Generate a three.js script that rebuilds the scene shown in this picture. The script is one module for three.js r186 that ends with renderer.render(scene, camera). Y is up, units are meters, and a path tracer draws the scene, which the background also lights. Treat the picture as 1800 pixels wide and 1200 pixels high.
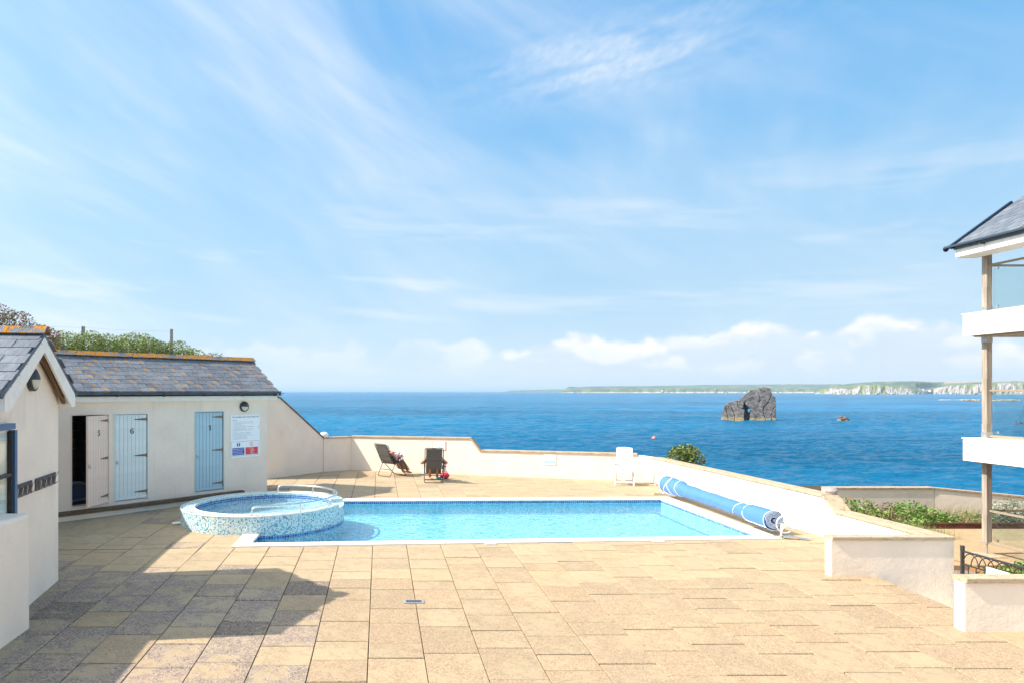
import * as THREE from 'three';
import { mergeGeometries, mergeVertices } from 'three/addons/utils/BufferGeometryUtils.js';
import { RoundedBoxGeometry } from 'three/addons/geometries/RoundedBoxGeometry.js';
import { MarchingCubes } from 'three/addons/objects/MarchingCubes.js';
import { ImprovedNoise } from 'three/addons/math/ImprovedNoise.js';

// ---------------------------------------------------------------- camera, exposure, sun
// World: metres, y up, y = 0 is the pool coping. The lens is level and shifted sideways and up.
const scene = new THREE.Scene();
const camera = new THREE.PerspectiveCamera(2 * Math.atan(600 / 1190) * 180 / Math.PI, 1.5, 0.1, 60000);
camera.position.set(0, 2.72, 0);
camera.lookAt(0, 2.72, -10);
camera.setViewOffset(1800, 1200, 233, -87, 1800, 1200);
const renderer = new THREE.WebGLRenderer({ antialias: true });
renderer.toneMapping = THREE.LinearToneMapping;
renderer.toneMappingExposure = 2.4;
renderer.shadowMap.enabled = true;
const sun = new THREE.DirectionalLight(new THREE.Color().setRGB(1, 0.9, 0.78), 3.3);
sun.position.set(-109, 100, 11);
sun.target.position.set(0, 0, 0);
sun.castShadow = true;
Object.assign(sun.shadow.camera, { left: -40, right: 40, top: 40, bottom: -40, near: 1, far: 400 });
sun.shadow.mapSize.set(4096, 4096);
scene.add(sun, sun.target);

// ---------------------------------------------------------------- noise
function rng(seed) { let a = seed >>> 0; return () => { a = (a + 0x6D2B79F5) >>> 0; let t = a; t = Math.imul(t ^ (t >>> 15), t | 1); t ^= t + Math.imul(t ^ (t >>> 7), t | 61); return ((t ^ (t >>> 14)) >>> 0) / 4294967296; }; }
const LAT = new Float32Array(65536); { const r = rng(77); for (let i = 0; i < 65536; i++) LAT[i] = r(); }
function vn(x, y, per = 256) {                                     // value noise, repeats every per cells
  let xi = Math.floor(x), yi = Math.floor(y); const fx = x - xi, fy = y - yi;
  xi = ((xi % per) + per) % per; yi = ((yi % per) + per) % per;
  const x1 = (xi + 1) % per, y1 = (yi + 1) % per, u = fx * fx * (3 - 2 * fx), v = fy * fy * (3 - 2 * fy);
  const a = LAT[yi * 256 + xi], b = LAT[yi * 256 + x1], c = LAT[y1 * 256 + xi], d = LAT[y1 * 256 + x1];
  return a + (b - a) * u + (c - a) * v + (a - b - c + d) * u * v;
}
function fbm(x, y, o = 4, per = 256) { let s = 0, a = 0.5, n = 0; for (let i = 0; i < o; i++) { s += a * vn(x + i * 17.3, y + i * 9.1, per); n += a; a *= 0.5; x *= 2; y *= 2; per = Math.min(256, per * 2); } return s / n; }
const sm = (a, b, x) => { const t = Math.min(1, Math.max(0, (x - a) / (b - a))); return t * t * (3 - 2 * t); };
const mix = (a, b, t) => a + (b - a) * t, clamp = (x, a, b) => Math.min(b, Math.max(a, x));
const perlin = new ImprovedNoise();
const p3 = (x, y, z, o = 3) => { let s = 0, a = 1; for (let i = 0; i < o; i++) { s += a * perlin.noise(x, y, z); a *= 0.5; x *= 2.03; y *= 2.03; z *= 2.03; } return s; };
const lerpPts = (pts, x) => { if (x <= pts[0][0]) return pts[0][1]; for (let i = 1; i < pts.length; i++) if (x <= pts[i][0]) return mix(pts[i - 1][1], pts[i][1], (x - pts[i - 1][0]) / (pts[i][0] - pts[i - 1][0])); return pts[pts.length - 1][1]; };

// ---------------------------------------------------------------- sky: clear air, thin cirrus, a bank of cumulus low down
{
  const W = 4096, H = 2048, data = new Float32Array(W * H * 4);
  const air = [[0, .64, .80, .915], [.03, .60, .775, .91], [.11, .48, .705, .895], [.22, .335, .61, .88], [.36, .185, .49, .845], [.5, .10, .40, .795], [.9, .15, .39, .72], [1.6, .18, .38, .68]];
  for (let j = 0; j < H; j++) {
    const el = (j + .5) / H * Math.PI - Math.PI / 2;
    for (let i = 0; i < W; i++) {
      const k = (j * W + i) * 4; data[k + 3] = 1;
      if (el < -0.004) { data[k] = .25; data[k + 1] = .38; data[k + 2] = .5; continue; }
      const e = Math.max(0, el);
      let q = 1; while (q < air.length - 1 && air[q][0] < e) q++;
      const t = clamp((e - air[q - 1][0]) / (air[q][0] - air[q - 1][0]), 0, 1);
      let r = mix(air[q - 1][1], air[q][1], t), g = mix(air[q - 1][2], air[q][2], t), b = mix(air[q - 1][3], air[q][3], t);
      const az = (i + .5) / W * 2 * Math.PI - Math.PI;             // angle of (x, z)
      const cx = Math.cos(az) * Math.cos(e), cz = Math.sin(az) * Math.cos(e), sy = Math.sin(e) + .1;
      const px = cx / sy, pz = cz / sy, a = Math.atan2(cx, -cz);   // cloud plane; a = degrees off the view axis
      // cirrus: combed wisps, their direction wandering, over a thin uneven veil
      const wx = (fbm(px * .5 + 3, pz * .5 + 8, 4) - .5) * 2, wz = (fbm(px * .5 + 30, pz * .5 + 1, 4) - .5) * 2;
      const ang = -1.0 + 1.5 * (vn(px * .22 + 9, pz * .22 + 4) - .5), ca = Math.cos(ang), sa = Math.sin(ang);
      const qx = px + wx * .25, qz = pz + wz * .25, sx2 = qx * ca + qz * sa, sz2 = -qx * sa + qz * ca;
      const comb = fbm(sx2 * .8, sz2 * 2.6, 6), fine = fbm(sx2 * 1.9 + 5, sz2 * 14 + wx, 5), veil = fbm(px * .42 + 11 + wz * .4, pz * .42 + 5 + wx * .4, 5);
      let ci = sm(.42, .80, comb) * sm(.38, .66, veil) * (.03 + .26 * fine) + sm(.42, .76, veil) * .14 * (.4 + 1.2 * fine) + .30 * sm(.55, 1.0, e) * sm(.25, .7, veil);
      const pa = Math.exp(-Math.pow((a - .33) / .17, 2) - Math.pow((e - .435 - .05 * (a - .33)) / .04, 2));      // a ragged patch ahead
      ci += .8 * pa * sm(.22, .62, fbm(a * 9 + e * 30 + wx, e * 60 - a * 14 + wz, 6)) * (.06 + .55 * fbm(a * 60 + e * 110, e * 170 - a * 110, 5));
      const pl = .5 + .5 * Math.cos(a + .9), di = a * .55 + e;
      ci += .24 * pl * sm(.34, .76, fbm(a * 3 + 2 + wx * .35, di * 8 + wz * .5, 6)) * (.5 + 1.0 * fbm(a * 12 + e * 4 + wx, di * 60, 4));
      ci += .30 * sm(.54, .82, fbm(a * 5 + 5 + wz * .2, e * 44 + a * 3 + wx * .5, 6)) * sm(.07, .13, e) * sm(.34, .18, e);
      ci = clamp(ci, 0, .7);
      r = mix(r, .93, ci); g = mix(g, .95, ci); b = mix(b, .985, ci);
      // cumulus bank
      if (e < .19) {
        const aa = a * 11, n1 = fbm(aa + 40, e * 15 + 2, 5), n2 = fbm(aa * 2.6 + 7, e * 42 + 3, 5);
        const lift = .064 + .016 * sm(-1.4, -2.4, a), on = .30 + .70 * sm(.0, .30, a);
        const top = lift * (.82 + .36 * fbm(a * 16 + 2, 3.3, 3)) + (n1 - .5) * .030 + (n2 - .5) * .036 + .016 * Math.exp(-Math.pow((a - .52) / .05, 2)) + .030 * Math.exp(-Math.pow((a - .635) / .035, 2)) + .026 * Math.exp(-Math.pow((a - .71) / .035, 2));
        const dens = sm(-.004, .011, top - e) * on;
        const puff = sm(.40, .62, fbm(aa * 1.5 + 3, e * 34 + 8, 5) + .35 * (n2 - .5)), edge = sm(.022, .0, top - e);
        const body = clamp(.30 + .75 * edge * sm(.35, .6, n2) + .55 * puff * sm(.01, .045, e) - .15 * sm(.02, .06, top - e), 0, 1), rr = mix(.66, .985, body), gg = mix(.775, .985, body), bb = mix(.895, .995, body), veil2 = dens * mix(.55, .97, body);
        r = mix(r, rr, veil2); g = mix(g, gg, veil2); b = mix(b, bb, veil2);
      }
      // forward scatter round the sun in thin high cloud, as in any clear sky
      const cg = (-109 * Math.cos(az) * Math.cos(e) + 100 * Math.sin(e) + 11 * Math.sin(az) * Math.cos(e)) / 148.3, ga = Math.acos(clamp(cg, -1, 1)), F = 9.5 * Math.exp(-3.3 * ga);
      r += F * .62; g += F * .60; b += F * .55;
      const E = 1 / 2.25;
      data[k] = r * E; data[k + 1] = g * E; data[k + 2] = b * E;
    }
  }
  const sky = new THREE.DataTexture(data, W, H, THREE.RGBAFormat, THREE.FloatType);
  sky.mapping = THREE.EquirectangularReflectionMapping; sky.magFilter = THREE.LinearFilter; sky.needsUpdate = true;
  scene.background = sky; scene.environment = sky;
}

// ---------------------------------------------------------------- helpers
const V = (x, y, d) => new THREE.Vector3(x, y, -d);               // d: metres ahead of the camera
const taken = {};
function numbered(name) { const n = taken[name] = (taken[name] ?? -1) + 1; return n ? name + '_' + String(n).padStart(3, '0') : name; }
function shade(o) { o.castShadow = o.receiveShadow = true; return o; }
function thing(name, label, category, pos, turn = 0, group) {
  const o = new THREE.Group(); o.name = numbered(name); scene.add(o);
  if (pos) o.position.copy(pos); o.rotation.y = turn; o.userData = { label, category }; if (group) o.userData.group = group; return o;
}
function part(parent, name, geo, mat, pos, rot) {
  const o = shade(new THREE.Mesh(geo, mat)); o.name = name; if (pos) o.position.copy(pos); if (rot) o.rotation.set(...rot); parent.add(o); return o;
}
function single(name, label, category, geo, mat, pos, turn = 0, group) {
  const o = shade(new THREE.Mesh(geo, mat)); o.name = numbered(name); if (pos) o.position.copy(pos); o.rotation.y = turn; scene.add(o);
  o.userData = { label, category }; if (group) o.userData.group = group; return o;
}
function struct(name, geo, mat) { const o = shade(new THREE.Mesh(geo, mat)); o.name = numbered(name); o.userData = { kind: 'structure' }; scene.add(o); return o; }
function metric(geo, s = 1, ox = 0, oy = 0) {                      // uv in metres, each face from the axis it faces
  const g = geo.index ? geo.toNonIndexed() : geo; const p = g.attributes.position, uv = new Float32Array(p.count * 2);
  const A = new THREE.Vector3(), B = new THREE.Vector3(), C = new THREE.Vector3();
  for (let i = 0; i < p.count; i += 3) {
    A.fromBufferAttribute(p, i); B.fromBufferAttribute(p, i + 1); C.fromBufferAttribute(p, i + 2);
    const n = B.clone().sub(A).cross(C.clone().sub(A)), ax = Math.abs(n.x), ay = Math.abs(n.y), az = Math.abs(n.z);
    [A, B, C].forEach((q, k) => { const [u, v] = ay >= ax && ay >= az ? [q.x, q.z] : ax >= az ? [q.z, q.y] : [q.x, q.y]; uv[(i + k) * 2] = u * s + ox; uv[(i + k) * 2 + 1] = v * s + oy; });
  }
  g.setAttribute('uv', new THREE.BufferAttribute(uv, 2)); return g;
}
const box = (w, h, d, x = 0, y = 0, z = 0) => { const g = new THREE.BoxGeometry(w, h, d); g.translate(x, y, z); return metric(g); };
const rbox = (w, h, d, r = .01, x = 0, y = 0, z = 0, seg = 1) => { const g = new RoundedBoxGeometry(w, h, d, seg, r); g.translate(x, y, z); return g; };
const cyl = (r0, r1, h, n = 14, x = 0, y = 0, z = 0) => { const g = new THREE.CylinderGeometry(r1, r0, h, n); g.translate(x, y, z); return g; };
function tube(pts, r, n = 8, closed = false, seg) { const c = new THREE.CatmullRomCurve3(pts.map((p) => p.isVector3 ? p : new THREE.Vector3(...p)), closed, 'catmullrom', .5); return new THREE.TubeGeometry(c, seg ?? pts.length * 5, r, n, closed); }
function bar(a, b, r, n = 7) { const A = new THREE.Vector3(...a), B = new THREE.Vector3(...b), g = new THREE.CylinderGeometry(r, r, A.distanceTo(B), n); g.applyQuaternion(new THREE.Quaternion().setFromUnitVectors(new THREE.Vector3(0, 1, 0), B.clone().sub(A).normalize())); const m = A.add(B).multiplyScalar(.5); g.translate(m.x, m.y, m.z); return g; }
function beam(a, b, w, h) { const A = new THREE.Vector3(...a), B = new THREE.Vector3(...b), g = new THREE.BoxGeometry(w, h, A.distanceTo(B)); const m = new THREE.Matrix4().lookAt(A, B, new THREE.Vector3(0, 1, 0)); g.applyMatrix4(m); const c = A.add(B).multiplyScalar(.5); g.translate(c.x, c.y, c.z); return metric(g); }
const join = (list) => mergeGeometries(list.map((g) => { const q = g.index ? g.toNonIndexed() : g; for (const k of Object.keys(q.attributes)) if (!['position', 'normal', 'uv'].includes(k)) q.deleteAttribute(k); return q; }));
function flatShape(pts, depth, bevel = 0) {                        // outline in x,y extruded along +z
  const s = new THREE.Shape(pts.map((p) => new THREE.Vector2(...p)));
  return metric(new THREE.ExtrudeGeometry(s, { depth, bevelEnabled: bevel > 0, bevelSize: bevel, bevelThickness: bevel, bevelSegments: 1, curveSegments: 10 }));
}
function tex(n, fn, srgb = true, m = n) {
  const d = new Uint8Array(n * m * 4);
  for (let j = 0; j < m; j++) for (let i = 0; i < n; i++) { const c = fn((i + .5) / n, (j + .5) / m, i, j), k = (j * n + i) * 4; for (let q = 0; q < 3; q++) d[k + q] = clamp((typeof c === 'number' ? c : c[q]) * 255, 0, 255); d[k + 3] = 255; }
  const t = new THREE.DataTexture(d, n, m); t.wrapS = t.wrapT = THREE.RepeatWrapping; t.magFilter = THREE.LinearFilter; t.minFilter = THREE.LinearFilter; if (srgb) t.colorSpace = THREE.SRGBColorSpace; t.needsUpdate = true; return t;
}
const rep = (t, x, y = x) => { const c = t.clone(); c.repeat.set(x, y); c.needsUpdate = true; return c; };
const lin = (r, g, b) => new THREE.Color().setRGB(r, g, b);
const std = (o) => new THREE.MeshStandardMaterial(o), phys = (o) => new THREE.MeshPhysicalMaterial(o);
const lum = (l, c = [1, 1, 1]) => [l * c[0], l * c[1], l * c[2]];

// ---------------------------------------------------------------- textures and materials
const T = {};
T.stucco = tex(1024, (u, v) => { const n = fbm(u * 10, v * 10, 4, 10), f = vn(u * 200, v * 200, 200), run = fbm(u * 60 + 2, v * 3, 4, 60), pat = fbm(u * 4 + 7, v * 4, 5, 4); const drip = sm(.60, .80, run) * sm(.45, .7, pat), damp = sm(.60, .66, pat) * sm(.78, .68, pat), s = .965 + .05 * (n - .5) + .02 * (f - .5) - .022 * drip - .010 * damp; return [s, s * (.995 - .01 * drip), s * (.985 - .025 * drip)]; });
T.stuccoBump = tex(512, (u, v) => .5 + .9 * (fbm(u * 24, v * 24, 4, 24) - .5) + .25 * (vn(u * 128, v * 128, 128) - .5), false);
T.grain = tex(512, (u, v) => { const n = fbm(u * 3 + .4 * vn(u * 8, v * 2, 8), v * 40, 4, 64), k = vn(u * 2, v * 90, 128); const s = .80 + .30 * (n - .5) + .12 * (k - .5); return [s, s * .99, s * .97]; });
T.grainBump = tex(256, (u, v) => fbm(u * 3, v * 60, 3, 64), false);
// paving: smooth cast skin, skin worn through to the aggregate, and the same with darker aggregate
const slab = (worn, dark) => tex(512, (u, v) => {
  const lo = fbm(u * 4, v * 4, 4, 4), mid = fbm(u * 16 + 3, v * 16, 4, 16), f = vn(u * 128, v * 128, 128), f2 = vn(u * 256 + 7, v * 256, 256), f3 = vn(u * 85 + 3, v * 85, 85);
  const cover = sm(.30, .70, lo * .6 + mid * .4 + worn), w = sm(.62 - .62 * cover, .80 - .62 * cover, f * .5 + f2 * .3 + f3 * .2);   // grains exposed one by one
  const st = sm(.56, .60, fbm(u * 6 + 9, v * 6, 5, 6)) * sm(.68, .61, fbm(u * 6 + 9, v * 6, 5, 6));                                   // dried tide marks
  const skin = lum(.682 + .04 * (lo - .5) + .05 * (mid - .5) + .02 * (f2 - .5) - .045 * st, [1, .903, .735]);
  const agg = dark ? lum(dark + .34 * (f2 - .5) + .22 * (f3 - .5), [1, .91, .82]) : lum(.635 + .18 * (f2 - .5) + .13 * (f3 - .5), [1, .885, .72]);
  return [0, 1, 2].map((q) => mix(skin[q], agg[q], w));
});
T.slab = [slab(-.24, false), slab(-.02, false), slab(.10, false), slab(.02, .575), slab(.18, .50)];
T.slabBump = tex(512, (u, v) => .5 + .5 * (fbm(u * 60, v * 60, 3, 60) - .5) + .5 * (vn(u * 190, v * 190, 190) - .5), false);
T.slate = tex(512, (u, v) => { const n = fbm(u * 6, v * 6, 4, 6), g = fbm(u * 30, v * 5, 3, 30), f = vn(u * 128, v * 128, 128); const s = .47 + .16 * (n - .5) + .10 * (g - .5) + .07 * (f - .5); return [s * .94, s, s * 1.08]; });
const lichen = (cover) => tex(512, (u, v) => { const n = fbm(u * 6, v * 6, 4, 6), g = fbm(u * 30, v * 5, 3, 30), f = vn(u * 200, v * 200, 200); let s = .49 + .24 * (n - .5) + .12 * (g - .5) + .09 * (f - .5); const L = sm(.66 - cover, .70 - cover, fbm(u * 14 + 2, v * 14 + 9, 4, 14) + .10 * (f - .5)), P = sm(.66, .7, fbm(u * 18 + 31, v * 18, 4, 18)); const o = .78 + .25 * (f - .5); let c = [s * .95, s, s * 1.07]; c = c.map((x, q) => mix(x, .62, P * .35)); return [mix(c[0], o, L), mix(c[1], o * .66, L), mix(c[2], o * .14, L)]; });
T.slateLichen = lichen(-.025); T.ridgeLichen = lichen(.19);
T.slateBump = tex(256, (u, v) => fbm(u * 14, v * 5, 4, 14), false);
T.stone = tex(512, (u, v) => { const n = fbm(u * 7, v * 7, 4, 7), f = vn(u * 150, v * 150, 150); const s = .68 + .22 * (n - .5) + .18 * (f - .5) - .14 * sm(.58, .72, fbm(u * 16 + 4, v * 16, 3, 16)); return [s, s * .93, s * .83]; });
T.copingStone = tex(512, (u, v) => { const n = fbm(u * 7, v * 7, 4, 7), f = vn(u * 150, v * 150, 150); const s = .80 + .13 * (n - .5) + .10 * (f - .5) - .10 * sm(.60, .72, fbm(u * 16 + 4, v * 16, 3, 16)); return [s, s * .94, s * .86]; });
const mosaicColors = (pal) => { const r = rng(5), n = 64, cells = Array.from({ length: n * n }, () => { const x = r(); let q = 0, acc = 0; for (; q < pal.length - 1; q++) { acc += pal[q][0]; if (x < acc) break; } const k = .93 + .14 * r(); return pal[q][1].map((c) => c * k); }); return (grout) => tex(1024, (u, v) => { const x = u * n, y = v * n, fx = x % 1, fy = y % 1; return fx < .09 || fx > .91 || fy < .09 || fy > .91 ? grout : cells[Math.floor(y) * n + Math.floor(x)]; }); };
T.mosaic = mosaicColors([[.42, [.80, .86, .86]], [.2, [.66, .82, .86]], [.14, [.50, .74, .82]], [.14, [.22, .56, .70]], [.1, [.10, .40, .58]]])([.86, .86, .82]);
T.mosaicPool = mosaicColors([[.4, [.60, .85, .91]], [.25, [.50, .80, .89]], [.2, [.72, .90, .94]], [.1, [.38, .71, .86]], [.05, [.30, .62, .80]]])([.60, .83, .89]);
T.navy = mosaicColors([[.45, [.10, .24, .50]], [.3, [.14, .34, .62]], [.25, [.24, .48, .72]]])([.70, .80, .88]);
T.mosaicBump = tex(512, (u, v) => { const fx = (u * 64) % 1, fy = (v * 64) % 1; return fx < .12 || fx > .88 || fy < .12 || fy > .88 ? .2 : .9; }, false);
T.ripple = tex(1024, (u, v) => { let s = 0, a = .5; for (const f of [7, 13, 27, 55]) { const wx = .35 * (fbm(u * f * .5 + 3, v * f * .5, 2, f >> 1) - .5); const n = vn((u + wx / f) * f, (v + wx / f) * f, f); s += a * (1 - Math.abs(2 * n - 1)); a *= .56; } return s * .85; }, false);
T.seaBump = tex(1024, (u, v) => { let s = 0, a = .5; for (const f of [6, 13, 27, 61]) { s += a * (1 - Math.abs(2 * vn(u * f + 2 * vn(u * 4, v * 4, 4), v * f, f) - 1)); a *= .6; } return s * .8; }, false);
T.soil = tex(512, (u, v) => { const n = fbm(u * 8, v * 8, 4, 8), f = vn(u * 200, v * 200, 200); const s = .50 + .2 * (n - .5) + .25 * (f - .5); return [s, s * .88, s * .72]; });
T.gravel = tex(512, (u, v) => { const f = vn(u * 120, v * 120, 120), n = fbm(u * 8, v * 8, 3, 8); const s = .66 + .4 * (f - .5) + .1 * (n - .5); return [s, s * .95, s * .9]; });
T.weave = tex(256, (u, v) => { const s = .8 + .2 * Math.sin(u * 402) * Math.sin(v * 402); return [s, s, s]; });

const M = {};
const upright = (t, k = 1) => { const c = rep(t, k); c.rotation = Math.PI / 2; return c; };
const wallPaint = (r, g, b) => std({ color: lin(r, g, b), map: rep(T.stucco, .28), bumpMap: rep(T.stuccoBump, .55), bumpScale: .004, roughness: .92 });
M.wall = wallPaint(.94, .815, .69);
M.cream = wallPaint(.97, .84, .715);
M.white = std({ color: lin(.84, .83, .81), roughness: .55 });
M.whiteTrim = std({ color: lin(.94, .89, .82), map: rep(T.stucco, 1.3), roughness: .6 });
M.whitePlastic = std({ color: lin(.70, .70, .69), roughness: .35 });
M.coping = std({ color: lin(.74, .655, .54), map: rep(T.copingStone, .9), bumpMap: rep(T.slabBump, 1), bumpScale: .0025, roughness: .95 });
M.kerb = std({ color: lin(.40, .34, .27), map: rep(T.stone, .9), bumpMap: rep(T.slabBump, 1), bumpScale: .005, roughness: .95 });
M.poolCoping = std({ color: lin(.82, .775, .70), map: rep(T.stucco, .8), bumpMap: rep(T.slabBump, 1.2), bumpScale: .002, roughness: .8 });
M.joint = std({ color: lin(.15, .12, .085), map: rep(T.gravel, 1.2), roughness: 1 });
M.slate = [[.74, .76, .78], [.82, .84, .85], [.66, .68, .71], [.88, .88, .88]].map((c) => std({ color: lin(...c), map: rep(T.slate, 1.1), bumpMap: rep(T.slateBump, 2), bumpScale: .006, roughness: .62 }));
M.slateL = [[.80, .80, .81], [.88, .87, .85], [.72, .73, .75], [.97, .95, .92]].map((c) => std({ color: lin(...c), map: rep(T.slateLichen, .8), bumpMap: rep(T.slateBump, 2), bumpScale: .006, roughness: .75 }));
M.ridge = std({ color: lin(.85, .85, .85), map: rep(T.ridgeLichen, 1.1), bumpMap: rep(T.stuccoBump, 3), bumpScale: .012, roughness: .95 });
M.navyPaint = std({ color: lin(.035, .052, .075), roughness: .35 });
M.blueFrame = std({ color: lin(.05, .13, .27), roughness: .35 });
M.black = std({ color: lin(.018, .018, .02), roughness: .5 });
M.charcoal = std({ color: lin(.045, .045, .05), roughness: .45 });
M.chrome = std({ color: lin(.78, .77, .75), roughness: .2, metalness: 1 });
M.zinc = std({ color: lin(.50, .49, .48), roughness: .45, metalness: .8 });
M.hinge = std({ color: lin(.52, .42, .37), map: rep(T.stone, 3), roughness: .7 });
M.iron = std({ color: lin(.03, .032, .036), roughness: .5 });
M.rust = std({ color: lin(.16, .055, .03), map: rep(T.stone, 4), roughness: .9 });
M.mosaic = std({ map: T.mosaic, bumpMap: T.mosaicBump, bumpScale: .0015, roughness: .25 });
M.mosaicPool = std({ color: lin(.74, .83, .83), map: T.mosaicPool, roughness: .4 });
M.navyTile = std({ map: rep(T.navy, .5, .5), bumpMap: rep(T.mosaicBump, .5), bumpScale: .0015, roughness: .2 });
M.water = phys({ color: lin(.86, .975, .99), transmission: 1, thickness: 0, roughness: .02, ior: 1.33, bumpMap: rep(T.ripple, 1.15), bumpScale: .024, specularIntensity: .9 });
M.glass = phys({ color: lin(.91, .955, .955), transmission: 1, thickness: 0, roughness: .02, ior: 1.5, specularIntensity: 1 });
M.wood = std({ color: lin(.50, .41, .31), map: rep(T.grain, 1, 1), bumpMap: rep(T.grainBump, 1), bumpScale: .003, roughness: .85 });
M.woodGrey = std({ color: lin(.60, .55, .49), map: rep(T.grain, 1, 1), bumpMap: rep(T.grainBump, 1), bumpScale: .003, roughness: .9 });
M.woodPost = std({ color: lin(.52, .45, .385), map: upright(T.grain), bumpMap: upright(T.grainBump), bumpScale: .003, roughness: .9 });
M.timber = std({ color: lin(.52, .27, .10), map: rep(T.grain, 1, 1), roughness: .85 });
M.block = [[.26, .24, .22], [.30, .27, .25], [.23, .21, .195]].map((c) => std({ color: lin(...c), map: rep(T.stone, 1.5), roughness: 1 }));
M.brick = [[.30, .10, .055], [.24, .085, .05], [.36, .13, .07], [.19, .08, .055]].map((c) => std({ color: lin(...c), map: rep(T.stone, 2), roughness: .95 }));
M.soil = std({ color: lin(.34, .30, .24), map: rep(T.soil, .6), bumpMap: rep(T.slabBump, .5), bumpScale: .03, roughness: 1 });
M.gravel = std({ color: lin(.62, .58, .52), map: rep(T.gravel, 1), bumpMap: rep(T.slabBump, .8), bumpScale: .015, roughness: 1 });
const leafMat = (r = .5) => phys({ vertexColors: true, roughness: .92, side: THREE.DoubleSide, transmission: .25, thickness: 0 });
M.leaf = leafMat();
M.stem = std({ color: lin(.16, .11, .07), roughness: .9 });
M.dryStem = std({ color: lin(.34, .24, .14), roughness: .9 });

// ================================================================ terrace paving
const deckY = (d) => -.022 * Math.max(0, 12 - d);                  // the near half falls gently towards the drain
const nearLine = (x) => 11.80 + (x + 2.6) * .0655, farLine = (x) => 17.05 + (x + 2.3) * .031;   // outer edges of the coping
const regions = [
  [[-6.6, 3], [7.08, 3], [7.08, nearLine(7.08)], [-6.6, nearLine(-6.6)]],
  [[7.08, 10.2], [8.66, 10.2], [8.66, nearLine(8.66)], [7.08, nearLine(7.08)]],
  [[7.08, 7.98], [7.4, 7.98], [7.4, 10.2], [7.08, 10.2]],
  [[7.08, 3], [11.5, 3], [11.5, 7.98], [7.08, 7.98]],
  [[-7.6, nearLine(-6.6)], [-2.58, nearLine(-2.58)], [-2.58, farLine(-2.58)], [-7.6, farLine(-7.6)]],
  [[7.42, nearLine(7.42)], [8.66, nearLine(8.66)], [8.66, farLine(8.66)], [7.42, farLine(7.42)]],
  [[-4.4, farLine(-4.4)], [8.66, farLine(8.66)], [8.66, 20.15], [-.98, 23.6], [-1.95, 22.9], [-4.4, 20]],
];
function clipPoly(poly, region) {
  let out = poly;
  for (let i = 0; i < region.length && out.length; i++) {
    const [ax, ay] = region[i], [bx, by] = region[(i + 1) % region.length], inp = out; out = [];
    const side = (p) => (bx - ax) * (p[1] - ay) - (by - ay) * (p[0] - ax);
    for (let k = 0; k < inp.length; k++) {
      const p = inp[k], q = inp[(k + 1) % inp.length], sp = side(p), sq = side(q);
      if (sp >= -1e-9) out.push(p);
      if ((sp > 1e-9 && sq < -1e-9) || (sp < -1e-9 && sq > 1e-9)) { const t = sp / (sp - sq); out.push([mix(p[0], q[0], t), mix(p[1], q[1], t)]); }
    }
  }
  return out;
}
const area = (p) => Math.abs(p.reduce((s, a, i) => { const b = p[(i + 1) % p.length]; return s + a[0] * b[1] - b[0] * a[1]; }, 0)) / 2;
function slabGeo(poly, dy, tilt, ou, ov, turn) {                   // convex slab with a small worn arris
  const c = poly.reduce((s, p) => [s[0] + p[0] / poly.length, s[1] + p[1] / poly.length], [0, 0]), n = poly.length, pos = [], uv = [];
  const inset = (p, k) => { const dx = c[0] - p[0], dd = c[1] - p[1], l = Math.hypot(dx, dd) || 1; return [p[0] + dx / l * k, p[1] + dd / l * k + Math.sign(dd) * Math.min(.005, Math.abs(dd) * .2)]; };
  const y = (p) => deckY(p[1]) + dy + (p[0] - c[0]) * tilt[0] + (p[1] - c[1]) * tilt[1];
  const P = (p, h) => { pos.push(p[0], y(p) + h, -p[1]); const u = p[0] / 1.25 + ou, v = p[1] / 1.25 + ov; uv.push(turn ? v : u, turn ? u : v); };
  const top = poly.map((p) => inset(p, .012)), rim = poly.map((p) => inset(p, .006));
  for (let i = 1; i < n - 1; i++) { P(top[0], 0); P(top[i], 0); P(top[i + 1], 0); }
  for (let i = 0; i < n; i++) { const j = (i + 1) % n; P(top[i], 0); P(rim[i], -.006); P(rim[j], -.006); P(top[i], 0); P(rim[j], -.006); P(top[j], 0); P(rim[i], -.006); P(rim[i], -.05); P(rim[j], -.05); P(rim[i], -.006); P(rim[j], -.05); P(rim[j], -.006); }
  const g = new THREE.BufferGeometry(); g.setAttribute('position', new THREE.Float32BufferAttribute(pos, 3)); g.setAttribute('uv', new THREE.Float32BufferAttribute(uv, 2)); g.computeVertexNormals(); return g;
}
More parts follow.
